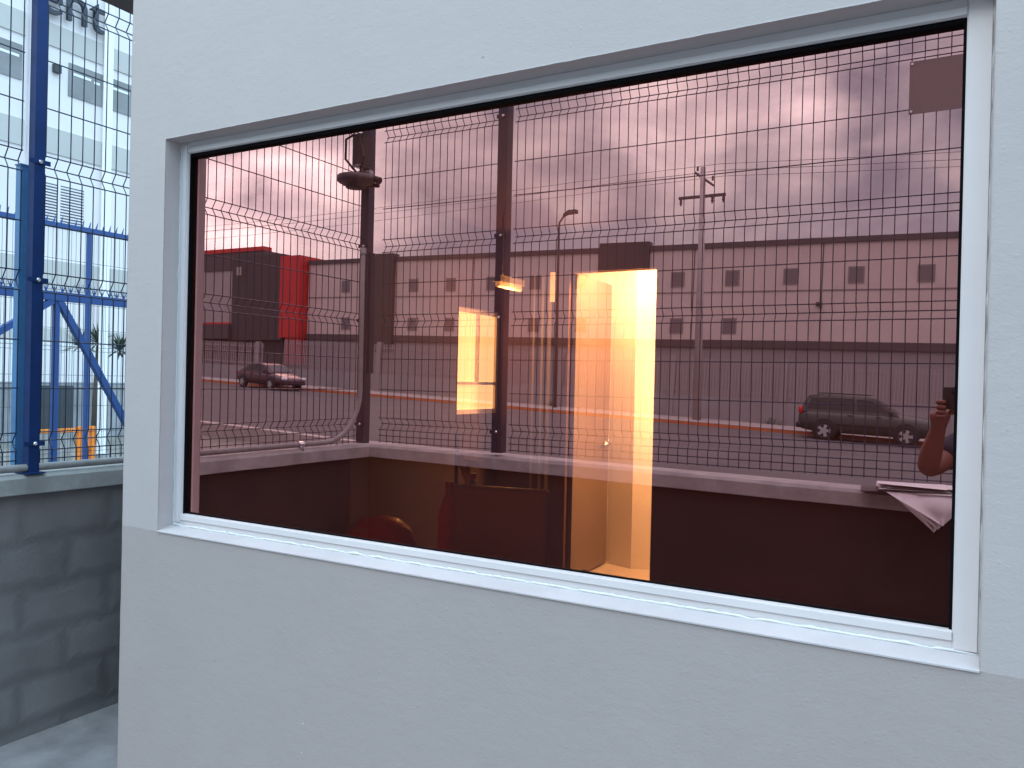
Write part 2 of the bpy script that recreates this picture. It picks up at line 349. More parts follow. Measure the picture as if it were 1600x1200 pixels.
for y in ys:
    for x in xs:
        z = gz(x, y)
        if y > -30 and y < -8: z -= .0
        z += .05 * noise.noise(V((x * .3, y * .3, 0))) * (1 if y < -36 or (y > -14 and y < -6) else 0)
        vs.append((x, y, z))
nx = len(xs)
for j in range(len(ys) - 1):
    for i in range(nx - 1):
        a = j * nx + i; fs.append((a, a + 1, a + nx + 1, a + nx))
g.add(vs, fs); ground = structure(g.build('ground', DIRT, smooth=True))
sheet('road', -90, 70, -32.3, -13, 32, 4, lambda x, y: zr(x), ASPH)
sheet('pavement', -90, 70, -35.2, -32.6, 32, 1, lambda x, y: zr(x) + .15, PAVE)
def kerb(y0, y1, lab):
    k = MB()
    for i in range(64):
        x0 = -90 + 2.5 * i; x1 = x0 + 2.49
        lo = lambda x: zr(x) - .3
        for (za, zb, mi) in ((-.3, .13, 1), (.13, .16, 0)):
            k.add([(x0, y0, zr(x0) + za), (x1, y0, zr(x1) + za), (x1, y1, zr(x1) + za), (x0, y1, zr(x0) + za),
                   (x0, y0, zr(x0) + zb), (x1, y0, zr(x1) + zb), (x1, y1, zr(x1) + zb), (x0, y1, zr(x0) + zb)],
                  [(3, 2, 1, 0), (4, 5, 6, 7), (0, 1, 5, 4), (1, 2, 6, 5), (2, 3, 7, 6), (3, 0, 4, 7)], mi)
    return structure(k.build('kerb', [KTOP, KOR]))
kerb(-32.6, -32.3, '')
KOR = KTOP
kerb(-13.0, -12.7, '')
g = MB(); g.box((-3.5, -2.65, -.2), (6, .0, -.08)); g.box((-3.5, 0, -.2), (-2.15, .8, -.08)); g.box((-3.5, .8, -.2), (-3.25, 7, -.08)); structure(g.build('concrete_floor', FLOORC))

# ------------------------------------------------------------------ guard booth
booth = thing('guard_booth', 'pale grey rendered guard booth with darker grey lower half and a large bronze mirrored window', 'building', (0, 0, 0))
XL, XR, ZT = -2.15, 4.2, 2.75
DX0, DX1, DZ, DY = -2.51, -1.838, 2.335, 3.84
ox0, ox1, oz0, oz1 = -1.99, .045, 1.066, 2.19
def wall_front():
    m = MB(); n = 110
    zs = [-.2 + (ZT + .2) * i / n for i in range(n + 1)]
    left = [(XL + .0016 * noise.noise(V((z * 9, 1.3, 0))) + .0009 * noise.noise(V((z * 47, 5, 0))), z) for z in zs]
    def edge(p0, p1, k, ph):
        return [(p0[0] + (p1[0] - p0[0]) * i / k + .0011 * noise.noise(V((i * .9, ph, 0))) * (0 < i < k), p0[1] + (p1[1] - p0[1]) * i / k + .0011 * noise.noise(V((i * .7, ph + 9, 0))) * (0 < i < k)) for i in range(k + 1)]
    eL = edge((ox0, oz0), (ox0, oz1), 50, 1); eT = edge((ox0, oz1), (ox1, oz1), 90, 2); eR = edge((ox1, oz0), (ox1, oz1), 50, 3); eB = edge((ox0, oz0), (ox1, oz0), 90, 4)
    # four front faces round the opening
    polyL = left[::-1] + [(ox0, -.2)] + eL + [(ox0, ZT)]
    polyB = [(ox0, -.2), (ox1, -.2)] + eB[::-1]
    polyT = eT + [(ox1, ZT), (ox0, ZT)]
    polyR = [(ox1, -.2), (XR, -.2), (XR, ZT), (ox1, ZT)] + eR[::-1]
    for p in (polyL, polyB, polyT, polyR): m.add([(x, 0, z) for x, z in p], [tuple(range(len(p)))])
    D = .15
    def strip(e, y0, y1, mi=0):
        k = len(e); m.add([(x, y0, z) for x, z in e] + [(x, y1, z) for x, z in e], [(i, i + 1, k + i + 1, k + i) for i in range(k - 1)], mi)
    strip(left, 0, .75); strip(eL, 0, D); strip(eT, 0, D); strip(eR, 0, D); strip(eB, 0, D, 1)
    o = m.build('wall', [PL, SILLP], booth, fix=False); return o
wall_front()
m = MB()   # inner skin of front wall, side return, wing and the other outside walls
m.box((XL + .12, .15, -.1), (ox0, .17, ZT), 1); m.box((ox1, .15, -.1), (XR - .12, .17, ZT), 1); m.box((ox0, .15, -.1), (ox1, .17, oz0), 1); m.box((ox0, .15, oz1), (ox1, .17, ZT), 1)
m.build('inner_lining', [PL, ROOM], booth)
m = MB()
m.box((XL + .004, .17, -.1), (XL + .12, .75, ZT - .002), 0)
m.box((-3.2, .752, -.2), (XL + .12, .87, ZT - .001), 0)
m.box((XR - .12, .172, -.2), (XR, 7, ZT - .001), 0); m.box((-3.2, 6.9, -.2), (XR - .125, 7, ZT - .001), 0)
# left side wall with the small window opening  (x=-3.2..-3.1)
wy0, wy1, wz0, wz1 = 3.25, 3.88, 1.27, 2.045
m.box((-3.22, .872, -.2), (-3.1, wy0, ZT - .003)); m.box((-3.22, wy1, -.2), (-3.1, 6.898, ZT - .003)); m.box((-3.22, wy0, -.2), (-3.1, wy1, wz0)); m.box((-3.22, wy0, wz1), (-3.1, wy1, ZT - .003))
m.build('side_wall', PL, booth)
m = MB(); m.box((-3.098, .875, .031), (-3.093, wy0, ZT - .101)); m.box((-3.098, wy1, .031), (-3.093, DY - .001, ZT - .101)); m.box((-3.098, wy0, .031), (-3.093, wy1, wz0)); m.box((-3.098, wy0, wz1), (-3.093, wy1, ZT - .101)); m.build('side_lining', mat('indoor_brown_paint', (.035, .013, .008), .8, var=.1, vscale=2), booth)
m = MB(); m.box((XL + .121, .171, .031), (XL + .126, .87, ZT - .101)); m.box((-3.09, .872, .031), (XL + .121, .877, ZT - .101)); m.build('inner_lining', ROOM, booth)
m = MB(); m.box((-2.5, -.0, ZT), (XR + .35, .9, ZT + .18)); m.box((-3.3, .9, ZT), (XR + .35, 7.3, ZT + .18)); m.build('roof', WHD, booth)
# inside surfaces
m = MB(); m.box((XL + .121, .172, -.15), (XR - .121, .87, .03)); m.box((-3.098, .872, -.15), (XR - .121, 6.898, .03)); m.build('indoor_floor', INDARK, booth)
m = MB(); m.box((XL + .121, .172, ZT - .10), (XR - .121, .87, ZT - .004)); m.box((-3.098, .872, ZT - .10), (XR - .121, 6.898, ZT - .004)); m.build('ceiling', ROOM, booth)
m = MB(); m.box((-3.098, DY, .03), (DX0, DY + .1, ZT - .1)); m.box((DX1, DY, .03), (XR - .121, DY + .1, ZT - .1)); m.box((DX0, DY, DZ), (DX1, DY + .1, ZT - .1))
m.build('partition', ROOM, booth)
m = MB()
for (x0, x1) in ((-2.79, -2.775), (-2.72, -2.70), (-2.665, -2.635)): m.box((x0, DY - .03, .03), (x1, DY - .002, 2.32))
m.build('aluminium_strip', mat('indoor_pale_metal', (.42, .36, .26), .4), booth)
m = MB(); m.box((-2.65, DY - .034, 2.115), (-2.61, DY - .031, 2.335)); m.build('gap_glow_strip', mat('door_gap_glow', (1, .9, .7), .5, emit=(1, .82, .5), estr=1.6), booth)  # glowing strip stuck on the partition to imitate a lit door gap
# room behind the doorway
m = MB()
poly = [(-3.09, 4.62), (-2.47, 4.60), (-2.235, 4.53), (-2.085, 4.60), (-1.2, 5.2), (-1.2, 5.3), (-2.08, 4.74), (-3.09, 4.74)]
m.prism(poly, 2, .03, ZT - .1); m.build('lobby_wall', INW, booth)
m = MB(); m.box((-3.09, DY + .101, .031), (-1.0, 5.4, .036)); m.build('lobby_floor', mat('lobby_floor_tile', (.55, .50, .42), .4), booth)
m = MB(); m.box((-3.09, DY + .101, ZT - .16), (-1.0, 5.4, ZT - .101)); m.build('lobby_ceiling', INW, booth)
door = MB(); door.box((DX0 + .005, DY + .05, .05), (DX0 + .04, DY + .74, 2.325)); dr = door.build('door', DOORM, booth)
m = MB()
hx, hy, hz = DX0 + .04, DY + .665, 1.03
m.lathe([(.0, 0), (.026, 0), (.026, .008), (.010, .012), (.010, .05), (0, .05)], (hx, hy, hz), 0, 12); m.tube([(hx + .045, hy, hz), (hx + .05, hy - .05, hz), (hx + .045, hy - .12, hz - .004)], .009, 8)
m.box((hx, hy + .065, hz - .06), (hx + .004, hy + .076, hz + .06)); m.build('handle', CHROME, dr, smooth=True)
ll = bpy.data.lights.new('lobby_fill', 'POINT'); ll.shadow_soft_size = .12; ll.energy = 140; ll.color = (1, .95, .80)  # unseen fill light added to light lobby walls and door leaf evenly
lo = bpy.data.objects.new('lobby_fill_light', ll); COL.objects.link(lo); lo.location = (-1.52, 4.20, 1.45); lo.parent = booth
m = MB(); m.box((-1.62, DY + .101, 1.38), (-1.42, DY + .15, 1.52)); m.build('fill_glow_box', LAM, booth)  # made-up glowing box to go with the added fill light
lq = bpy.data.lights.new('lobby_ceiling_lamp', 'POINT'); lq.shadow_soft_size = .05; lq.energy = 210; lq.color = (1, .95, .80)
lr = bpy.data.objects.new('lobby_ceiling_lamp', lq); COL.objects.link(lr); lr.location = (-2.0, 4.05, 2.46); lr.parent = booth
m = MB(); m.box((-2.2, DY + .11, ZT - .21), (-1.8, 4.3, ZT - .161)); m.build('lobby_ceiling_lamp', LAM, booth)
# small side window, seen through the booth
wf = MB()
for (a, b, c, d) in ((wy0, wy0 + .03, wz0, wz1), (wy1 - .03, wy1, wz0, wz1), (wy0 + .03, wy1 - .03, wz0, wz0 + .03), (wy0 + .03, wy1 - .03, wz1 - .03, wz1), (3.575, 3.60, 1.505, wz1 - .03), (wy0 + .03, wy1 - .03, 1.485, 1.505)):
    wf.box((-3.19, a, c), (-3.13, b, d))
sw = wf.build('side_window', WHITE_AL, booth)
m = MB(); m.box((-3.155, wy0 + .03, wz0 + .03), (-3.15, wy1 - .03, 1.484)); m.box((-3.155, wy0 + .03, 1.506), (-3.15, 3.574, wz1 - .03)); m.box((-3.155, 3.601, 1.506), (-3.15, wy1 - .03, wz1 - .03)); m.build('glow_pane', mat('self_glowing_pane', (.8, .7, .55), .5, emit=(1, .88, .62), estr=2.5), sw)  # pane glows by itself in place of light beyond the window
m = MB(); m.box((-3.092, 3.80, 1.20), (-3.083, 3.835, 2.06)); m.build('dark_stile', BPLA, booth)

# big window
win = MB()
fx0, fx1, fz0, fz1 = ox0 + .0, ox1 - .0, oz0 + .012, oz1
ix0, ix1, iz0, iz1 = -1.958, .005, 1.111, 2.158
def member(a, b, mi=0): win.box(a, b, mi)
YF = .048
member((fx0, YF + .004, fz0), (ix0, .0708, fz1)); member((ix1, YF + .004, fz0), (fx1, .0708, fz1))
member((ix0, YF + .006, fz0), (ix1, .0708, iz0)); member((ix0, YF + .006, iz1), (ix1, .0708, fz1))
# raised beads
member((fx0 + .014, YF, fz0 + .010), (ix0 - .002, YF + .004, fz1 - .008)); member((ix1 + .002, YF, fz0 + .003), (fx1 - .0025, YF + .004, fz1 - .003))
member((ix0, YF + .002, fz0 + .016), (ix1, YF + .006, iz0 - .002)); member((ix0, YF + .002, iz1 + .002), (ix1, YF + .006, fz1 - .016))
wn = win.build('window_frame', WHITE_AL, booth)
gk = MB(); gk.box((fx0, .0713, fz0), (ix0, .148, fz1)); gk.box((ix1, .0713, fz0), (fx1, .148, fz1)); gk.box((ix0, .0713, fz0), (ix1, .084, iz0 - .002)); gk.box((ix0, .0713, iz1), (ix1, .148, fz1)); gk.build('edge_shade_frame', mat('edge_shade_dark', (.02, .012, .01), .7), wn)  # dark backing added so the strip at the pane edge looks shaded
gk = MB(); q = .012
gk.box((ix0, .059, iz0), (ix0 + .004, .0705, iz1)); gk.box((ix1 - .005, .058, iz0), (ix1, .0705, iz1)); gk.box((ix0 + .004, .057, iz1 - .009), (ix1 - .005, .0705, iz1)); gk.box((ix0 + .004, .066, iz0), (ix1 - .005, .0705, iz0 + .004))
gk.build('gasket', GASKET, wn)
pn = MB(); pn.add([(ix0, .071, iz0), (ix1, .071, iz0), (ix1, .071, iz1), (ix0, .071, iz1)], [(0, 1, 2, 3)]); pn.build('pane', GLS, wn, fix=False)
ck = MB()
def bead(p0, p1, n, r, ph):
    pts = []; rs = []
    for i in range(n + 1):
        t = i / n; p = V(p0).lerp(V(p1), t); k = noise.noise(V((i * .21, ph, 0))); k2 = noise.noise(V((i * .6, ph + 4, 0)))
        pts.append(p + V((0, -.002 * k, .0028 * k + .001 * k2))); rs.append(max(.0007, r * (1 + .7 * k2 + .5 * k)))
    ck.tube(pts, r, 6, rs=rs)
bead((fx0, YF + .002, fz0 + .0), (fx1, YF + .002, fz0 + .0), 260, .0026, 1.); bead((fx1 - .001, YF + .003, fz0), (fx1 - .001, YF + .003, fz1), 120, .0014, 7.); bead((fx0 + .001, YF + .003, fz0), (fx0 + .001, YF + .003, fz1), 120, .0013, 11.)
ck.build('caulk_bead', CAULK, wn, smooth=True)
sm = MB(); sm.add([(ox0, -.0035, 1.0665), (ox1, -.0035, 1.0665), (ox1, YF + .02, fz0 + .002), (ox0, YF + .02, fz0 + .002), (ox0, -.0035, 1.0635), (ox1, -.0035, 1.0635), (ox1, YF + .02, 1.064), (ox0, YF + .02, 1.064)],
               [(0, 1, 2, 3), (4, 5, 1, 0), (5, 6, 2, 1), (7, 4, 0, 3), (6, 7, 3, 2), (7, 6, 5, 4)]); sm.build('sill', SILLP, booth)

# things inside the booth
lamp = thing('tube_lamp', 'slim lit tube lamp hanging near the back of the booth', 'lamp', (-2.7, 3.27, 2.185))
m = MB(); m.box((-.03, -.17, -.0), (.03, .17, .045)); m.build('housing', mat('lamp_housing', (.6, .5, .35), .5), lamp)
m = MB(); m.tube([(0, -.16, -.018), (0, .16, -.018)], .018, 10); m.build('tube', mat('lamp_tube', (1, .9, .7), .5, emit=(1, .8, .5), estr=.8), lamp)
m = MB(); m.box((-.004, -.1, .045), (.004, -.092, ZT - .1 - 2.185)); m.box((-.004, .092, .045), (.004, .1, ZT - .1 - 2.185)); m.build('hanger', GALV, lamp)
pl_ = bpy.data.lights.new('tube_light', 'POINT'); pl_.energy = 17; pl_.color = (1, .82, .55); pl_.shadow_soft_size = .08
po_ = bpy.data.objects.new('tube_light', pl_); COL.objects.link(po_); po_.parent = lamp; po_.location = (0, 0, -.08)

def roundbox(w, d, h, r, seg=3):
    bm = bmesh.new(); bmesh.ops.create_cube(bm, size=1); bmesh.ops.scale(bm, vec=(w, d, h), verts=bm.verts); bmesh.ops.bevel(bm, geom=bm.edges[:], offset=r, segments=seg, affect='EDGES', profile=.5); return bm
def bmobj(bm, name, m, parent=None, loc=(0, 0, 0), rot=(0, 0, 0), smooth=True):
    me = bpy.data.meshes.new(name); bm.to_mesh(me); bm.free(); me.materials.append(m)
    if smooth: me.polygons.foreach_set('use_smooth', [True] * len(me.polygons))
    o = bpy.data.objects.new(name, me); COL.objects.link(o); o.location = loc; o.rotation_euler = rot
    if parent: o.parent = parent
    return o
ch = thing('office_chair', 'dark office chair with a wide square backrest behind the window', 'chair', (-1.53, 1.15, .03), (0, 0, math.radians(12)))
bmobj(roundbox(.42, .07, .36, .03), 'backrest', CHAIRM, ch, (0, 0, .90), (math.radians(-5), 0, 0))
bmobj(roundbox(.48, .46, .09, .035), 'seat', CHAIRM, ch, (0, .26, .48))
m = MB(); m.tube([(0, .02, .95), (0, -.01, .6), (0, .1, .45), (0, .25, .42)], .018, 8); m.build('back_frame', BPLA, ch)
m = MB(); m.tube([(0, .26, .43), (0, .26, .10)], .025, 10)
m.build('column', BPLA, ch)
for k in range(5):
    a = k * 2 * math.pi / 5 + .3; m = MB(); m.tube([(0, .26, .10), (.28 * math.cos(a), .26 + .28 * math.sin(a), .07)], .018, 8); m.tube([(.28 * math.cos(a), .26 + .28 * math.sin(a), .075), (.28 * math.cos(a), .26 + .28 * math.sin(a) + .001, .001)], .024, 8); m.build('leg', BPLA, ch)
for s in (-1, 1):
    m = MB(); m.tube([(s * .25, .18, .45), (s * .27, .16, .68), (s * .27, .36, .69)], .02, 8); m.build('armrest', BPLA, ch)
# desk below the window
dk = thing('desk', 'dark wooden desk just inside the window of the booth', 'desk', (-1.1, .65, .03))
m = MB(); m.box((-.85, -.42, .72), (1.0, .28, .75)); m.build('desk_top', mat('desk_laminate', (.05, .022, .018), .35, var=.2, vscale=6), dk)
for (x, y) in ((-.8, -.36), (.95, -.36), (-.8, .22), (.95, .22)):
    m = MB(); m.box((x - .025, y - .025, 0), (x + .025, y + .025, .72)); m.build('leg', BPLA, dk)
# red ball, bottles, broom
ball = MB(); pr = []
for i in range(15):
    a = -math.pi / 2 + math.pi * i / 14; pr.append((max(.001, .135 * math.cos(a)), .135 * math.sin(a)))
ball.lathe(pr, (0, 0, 0), 2, 28); bo = ball.build('hard_hat_dome', REDB, None, smooth=True); bpy.data.objects.remove(bo)
hat = thing('safety_helmet', 'round red safety helmet on the desk at the foot of the window', 'helmet', (-1.82, .80, .82))
m = MB(); m.lathe([(.17, 0), (.172, .012), (.15, .03), (.138, .09), (.115, .15), (.07, .185), (.02, .196), (.001, .197)], (0, 0, 0), 2, 28); m.build('shell', REDB, hat, smooth=True)
m = MB(); m.lathe([(.16, .0), (.19, .002), (.19, .008), (.165, .016), (.16, .012)], (0, 0, 0), 2, 28); m.build('brim', REDB, hat, smooth=True)
def bottle(name, label, loc, h, r, mt, capm):
    b = thing(name, label, 'bottle', loc, group=None)
    m = MB(); m.lathe([(r * .9, 0), (r, .01), (r, h * .62), (r * .8, h * .72), (r * .34, h * .86), (r * .32, h * .93)], (0, 0, 0), 2, 16); m.build('body', mt, b, smooth=True)
    m = MB(); m.lathe([(r * .38, h * .93), (r * .38, h)], (0, 0, 0), 2, 12); m.build('cap', capm, b)
    return b
bottle('spray_bottle', 'red plastic bottle with a narrow neck left of the office chair', (-1.72, 1.10, .78), .34, .042, REDC, REDC)
bottle('water_bottle', 'clear bottle with a red cap beside the dark stick', (-1.66, 1.18, .78), .37, .034, mat('clear_plastic', (.35, .28, .22), .15), REDC)
st = thing('broom', 'dark flat bar leaning up above the office chair', 'broom', (-1.31, 1.30, .03))
m = MB(); d0 = V((-.50, .0, 1.19)); d1 = V((-.2, .0, .55)); m.tube([d0, d0.lerp(d1, .03), d1, (.0, 0, .08)], .019, 8, rs=[.012, .019, .019, .017]); m.build('handle', mat('olive_bar', (.45, .38, .28), .6), st, smooth=True)
m = MB(); m.box((-.10, -.03, .0), (.26, .03, .09)); m.build('bristles', STRAW, st)
cp = thing('wall_clip', 'small pale wooden bracket catching light left of the dark stick', 'bracket', (-1.80, 1.34, 1.17))
m = MB(); m.box((-.03, -.01, -.014), (.07, .01, .014)); m.build('arm', STRAW, cp)
m = MB(); m.tube([(-.045, 0, .12), (-.045, 0, -.39)], .008, 8); m.build('rod', mat('dark_rod', (.06, .03, .02), .5), cp)

# ------------------------------------------------------------------ block walls and welded mesh fences
wl = thing('block_wall', 'grey concrete block wall with cast cap left of the booth, under the blue fence', 'wall', (0, 0, 0))
CX, CY = -3.5, -2.65
MIRDK = mat('mirror_darkened_render', (.019, .014, .014), .9, var=.3, vscale=3, bump=.5, bscale=40, bdist=.003)  # yard walls coloured dark to carry the shade of their mirror image
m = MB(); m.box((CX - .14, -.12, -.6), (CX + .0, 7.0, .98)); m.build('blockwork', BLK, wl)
m = MB(); m.box((CX - .14, CY - .14, -.6), (CX + .0, -.1205, .98)); m.build('mirror_darkened_section', MIRDK, wl)
def cap(x0, x1, y0, y1, z0, z1, along, nm, par):
    m = MB(); n = 60; prof = [(-.5, 0), (-.5, .8), (-.42, 1), (.42, 1), (.5, .8), (.5, 0)]
    vs = []
    for i in range(n + 1):
        t = i / n
        for (u, v) in prof:
            ww = (x1 - x0) if along == 1 else (y1 - y0); c = (x0 + x1) / 2 if along == 1 else (y0 + y1) / 2
            j = .004 * noise.noise(V((i * .4, u * 3, v * 3 + 7 * along)))
            a = c + u * ww + j; z = z0 + v * (z1 - z0) + j - (.0145 * (x1 - x0) * t if along == 0 else 0)
            vs.append((a, y0 + (y1 - y0) * t, z) if along == 1 else (x0 + (x1 - x0) * t, a, z))
    k = 6; fs = [(i * k + j, i * k + (j + 1) % k, (i + 1) * k + (j + 1) % k, (i + 1) * k + j) for i in range(n) for j in range(k)] + [tuple(range(k)), tuple(n * k + j for j in range(k))]
    m.add(vs, fs); return m.build(nm, CONC, par)
cap(CX - .175, CX + .035, CY + .035, 7.0, .985, 1.07, 1, 'cap', wl)
wb = thing('block_wall', 'grey concrete block wall with cast cap across the yard behind the photographer, seen mirrored', 'wall', (0, 0, 0))
m = MB(); m.prism([(CX + .002, -1.3), (6, -1.3), (6, .845), (CX + .002, .983)], 1, CY - .14, CY); m.build('blockwork', MIRDK, wb)
cap(CX - .175, 6, CY - .175, CY + .035, .985, 1.07, 0, 'cap', wb)

FOLDS = [(.0, 0)]
ROWS = [1.082, 1.135]
FZ = [(1.165, 1.245), (1.865, 1.95), (2.38, 2.468), (3.135, 3.215)]
PLAIN = [1.085, 1.125, 1.44, 1.65, 2.165, 2.68, 2.89, 3.30]
def mesh_panel(P0, P1, outdir, name, parent, phase=.0, pitch=.0562, r=.0027):
    """welded wire panel with V folds"""
    P0 = V(P0); P1 = V(P1); d = (P1 - P0); Ln = d.length; d.normalize(); o = V(outdir); m = MB()
    prof = [(1.075, 0)]
    for (a, b) in FZ: prof += [(a, 0), ((a + b) / 2, .028), (b, 0)]
    prof.append((3.30, 0))
    s = phase
    while s < Ln:
        base = P0 + d * s; j = random.uniform(-.0012, .0012)
        m.tube([base + d * j + o * k + V((0, 0, z)) for z, k in prof], r, 5); s += pitch
    for z in PLAIN: m.tube([P0 + o * .004 + V((0, 0, z)), P0.lerp(P1, .5) + o * .004 + V((0, 0, z - .002)), P1 + o * .004 + V((0, 0, z))], r * 1.15, 5)
    for (a, b) in FZ:
        for z, k in ((a, 0), ((a + b) / 2, .028), (b, 0)):
            m.tube([P0 + o * (k + .004) + V((0, 0, z)), P1 + o * (k + .004) + V((0, 0, z))], r * 1.15, 5)
    return m.build(name, BLUEW, parent, fix=False)
def post(x, y, mt, parent, w=.06, z0=1.07, z1=3.32, face=1):
    m = MB(); m.box((x - w / 2, y - w / 2, z0), (x + w / 2, y + w / 2, z1)); (m.box((x - w * .9, y - w * .9, z0), (x + w * .9, y + w * .9, z0 + .006)) if face == 0 else None); p = m.build('post', mt, parent)
    for z in (1.2, 1.91, 2.42, 3.16):
        b = MB(); 
        if face == 0: b.lathe([(.009, 0), (.009, .006), (.006, .010), (0.001, .010)], (x + w / 2 + .003, y, z), 0, 10); b.box((x + w / 2 - .002, y - .045, z - .010), (x + w / 2 + .003, y + .045, z + .010), 1)
        else: b.lathe([(.010, 0), (.010, .006), (.006, .011), (0.001, .011)], (x, y + w / 2, z), 1, 10); b.box((x - .045, y + w / 2 - .002, z - .012), (x + .045, y + w / 2 + .003, z + .012), 1)
        b.build('clamp', [CHROME, mt], p)
    return p
fl = thing('mesh_fence', 'blue welded mesh fence standing on the block wall left of the booth', 'fence', (0, 0, 0))
for a, b in ((-2.60, .462), (.538, 3.54), (3.62, 6.6)): mesh_panel((CX - .035, a, 0), (CX - .035, b, 0), (-1, 0, 0), 'mesh_panel', fl, phase=.02)
post(CX, .5, BLUE, fl, w=.046, face=0); post(CX, 3.58, BLUE, fl, face=0)
fb = thing('mesh_fence', 'dark welded mesh fence on the wall across the yard, mirrored over the whole window', 'fence', (0, 0, 0))
for a, b in ((-3.46, -2.50), (-2.43, .16), (.23, 3.2), (3.27, 6)): mesh_panel((a, CY - .035, 0), (b, CY - .035, 0), (0, -1, 0), 'mesh_panel', fb, phase=.02)
post(CX - .065, CY, BLACKP, fb, w=.065, z1=3.25); post(-2.478, CY, BLACKP, fb, w=.068); post(.195, CY, BLACKP, fb); post(3.235, CY, BLACKP, fb)
# shorter lighter blue post right behind the fence post
lp = MB(); lp.box((CX - .10, .468, -.1), (CX - .065, .506, 2.41)); lp.box((CX - .104, .464, 2.41), (CX - .061, .510, 2.416)); tag(lp.build('steel_post', LBLUE, None), 'lighter blue square steel post standing right behind the fence post, capped below the top fold', 'post')
# conduit along the cap and up the corner post
cn = thing('conduit_pipe', 'grey conduit pipe running along the wall cap and bending up the dark corner post', 'pipe', (0, 0, 0))
xC = CX + .005; pts = [(xC, 6.8, 1.098), (xC, .6, 1.096), (xC, -1.2, 1.098), (xC, -2.2, 1.10)]
for i in range(1, 9):
    a = math.pi / 2 * i / 8; pts.append((xC, -2.2 - .33 * math.sin(a), 1.10 + .33 * (1 - math.cos(a))))
pts += [(xC, -2.53, 1.9), (xC, -2.53, 2.37)]
m = MB(); m.tube(pts, .0165, 10); m.build('pipe', mat('dull_conduit', (.24, .235, .235), .6, var=.15, vscale=20), cn, smooth=True)
for p in ((xC, -1.98, 1.098), (xC, .1, 1.097)):
    m = MB(); m.tube([(p[0], p[1] - .02, p[2]), (p[0], p[1] + .02, p[2])], .022, 10); m.box((p[0] + .0, p[1] - .006, p[2] - .03), (p[0] + .026, p[1] + .006, p[2] - .02)); m.build('coupling', CHROME, cn)
m = MB(); m.tube([(xC, -2.53, 2.35), (xC, -2.53, 2.39)], .022, 10); m.build('coupling', GALV, cn)
# thicker sleeve beside the lower part of the corner post
m = MB(); m.box((CX + .03, -2.6, 1.55), (CX + .055, -2.555, 2.36)); m.build('cable_duct', BLACKP, cn)
# camera mast on the corner post
cm = thing('camera_mast', 'dark disc lamp, camera and junction box clamped on top of the corner post', 'camera', (CX - .05, CY + .05, 2.8))
m = MB(); m.lathe([(.001, .045), (.05, .042), (.118, .035), (.125, .028), (.125, .0), (.112, -.012), (.075, -.018), (.065, -.045), (.001, -.05)], (.02, .12, .03), 2, 24); m.build('disc_lamp', mat('lamp_grey', (.07, .06, .065), .4), cm, smooth=True)
m = MB(); m.tube([(-.1, .11, .03), (0, .02, .03), (.12, -.0, .02)], .015, 8); m.build('bracket', BLACKP, cm)
m = MB(); m.box((-.04, .0, .15), (.05, .09, .36)); m.build('junction_box', BPLA, cm)
m = MB(); m.tube([(-.02, .09, .36), (-.09, .10, .33), (-.10, .09, .2), (.02, .06, .06)], .009, 6); m.tube([(.02, .09, .34), (.07, .1, .2), (.03, .09, .1)], .007, 6); m.build('cable', BPLA, cm)
m = MB(); m.tube([(.0, .06, .10), (.17, .05, .035)], .022, 10, rs=[.02, .024]); m.build('bullet_camera', BPLA, cm)
m = MB(); m.box((-.055, -.02, .09), (.055, .02, .13)); m.box((-.04, .0, .145), (.04, .1, .149)); m.build('clamp', GALV, cm)
# sign plate on the back fence
sg = thing('sign_plate', 'plain brown-grey metal sign plate fixed high on the mesh fence', 'sign', (0, CY - .028, 0))
m = MB(); m.box((-.226, 0, 2.862), (.16, .003, 3.118)); m.build('plate', SIGN, sg)
for x in (-.215, .15):
    for z in (2.875, 3.105):
        m = MB(); m.lathe([(.006, 0), (.006, .006), (.001, .006)], (x, .003, z), 1, 8); m.build('rivet', CHROME, sg)

# papers on the cap
pp = thing('paper_pile', 'pile of white papers on a dark clipboard lying on the wall cap by the elbow', 'papers', (-.16, CY - .01, 1.026), (0, 0, math.radians(-6)))
m = MB(); m.box((-.235, -.12, .0), (.16, .11, .004)); m.build('clipboard', BPLA, pp)
for k in range(9):
    a = math.radians(random.uniform(-6, 6)); m = MB(); nx, ny = 8, 5; z0 = .006 + k * .0035; cx, cy = random.uniform(-.02, .03), random.uniform(-.01, .02); vs = []; fs = []
    for j in range(ny + 1):
        for i in range(nx + 1):
            x = -.15 + .3 * i / nx; y = -.105 + .21 * j / ny; z = z0 + .012 * max(0, i / nx - .6) * math.sin(k * 1.7 + j) ** 2 + .010 * (j / ny) * (1 - i / nx) * (k > 6)
            vs.append((cx + x * math.cos(a) - y * math.sin(a), cy + x * math.sin(a) + y * math.cos(a), z))
    for j in range(ny):
        for i in range(nx): q0 = j * (nx + 1) + i; fs.append((q0, q0 + 1, q0 + nx + 2, q0 + nx + 1))
    m.add(vs, fs); m.build('sheet', PAPER, pp, smooth=True, fix=False)
# sheets with a corner hanging over the edge
for k in range(3):
    m = MB(); vs = []; fs = []; n = 12
    A0 = V((-.11 - .01 * k, .11, .003 + .002 * k)); B0 = V((.23 + .01 * k, .11, .010 + .003 * k)); T = V((.075 + .018 * k, .135 + .012 * k, -.165 + .018 * k)); 
    for j in range(n + 1):
        t = j / n
        for i in range(n + 1):
            s_ = i / n; p = A0.lerp(B0, s_).lerp(T, t); p = p + V((0, .03 * math.sin(math.pi * min(1, t * 1.3)) * .6 + .008 * math.sin(s_ * 9 + k), 0)); vs.append(p)
    for j in range(n):
        for i in range(n): q0 = j * (n + 1) + i; fs.append((q0, q0 + 1, q0 + n + 2, q0 + n + 1))
    m.add(vs, fs); m.build('hanging_sheet', PAPER, pp, smooth=True, fix=False)

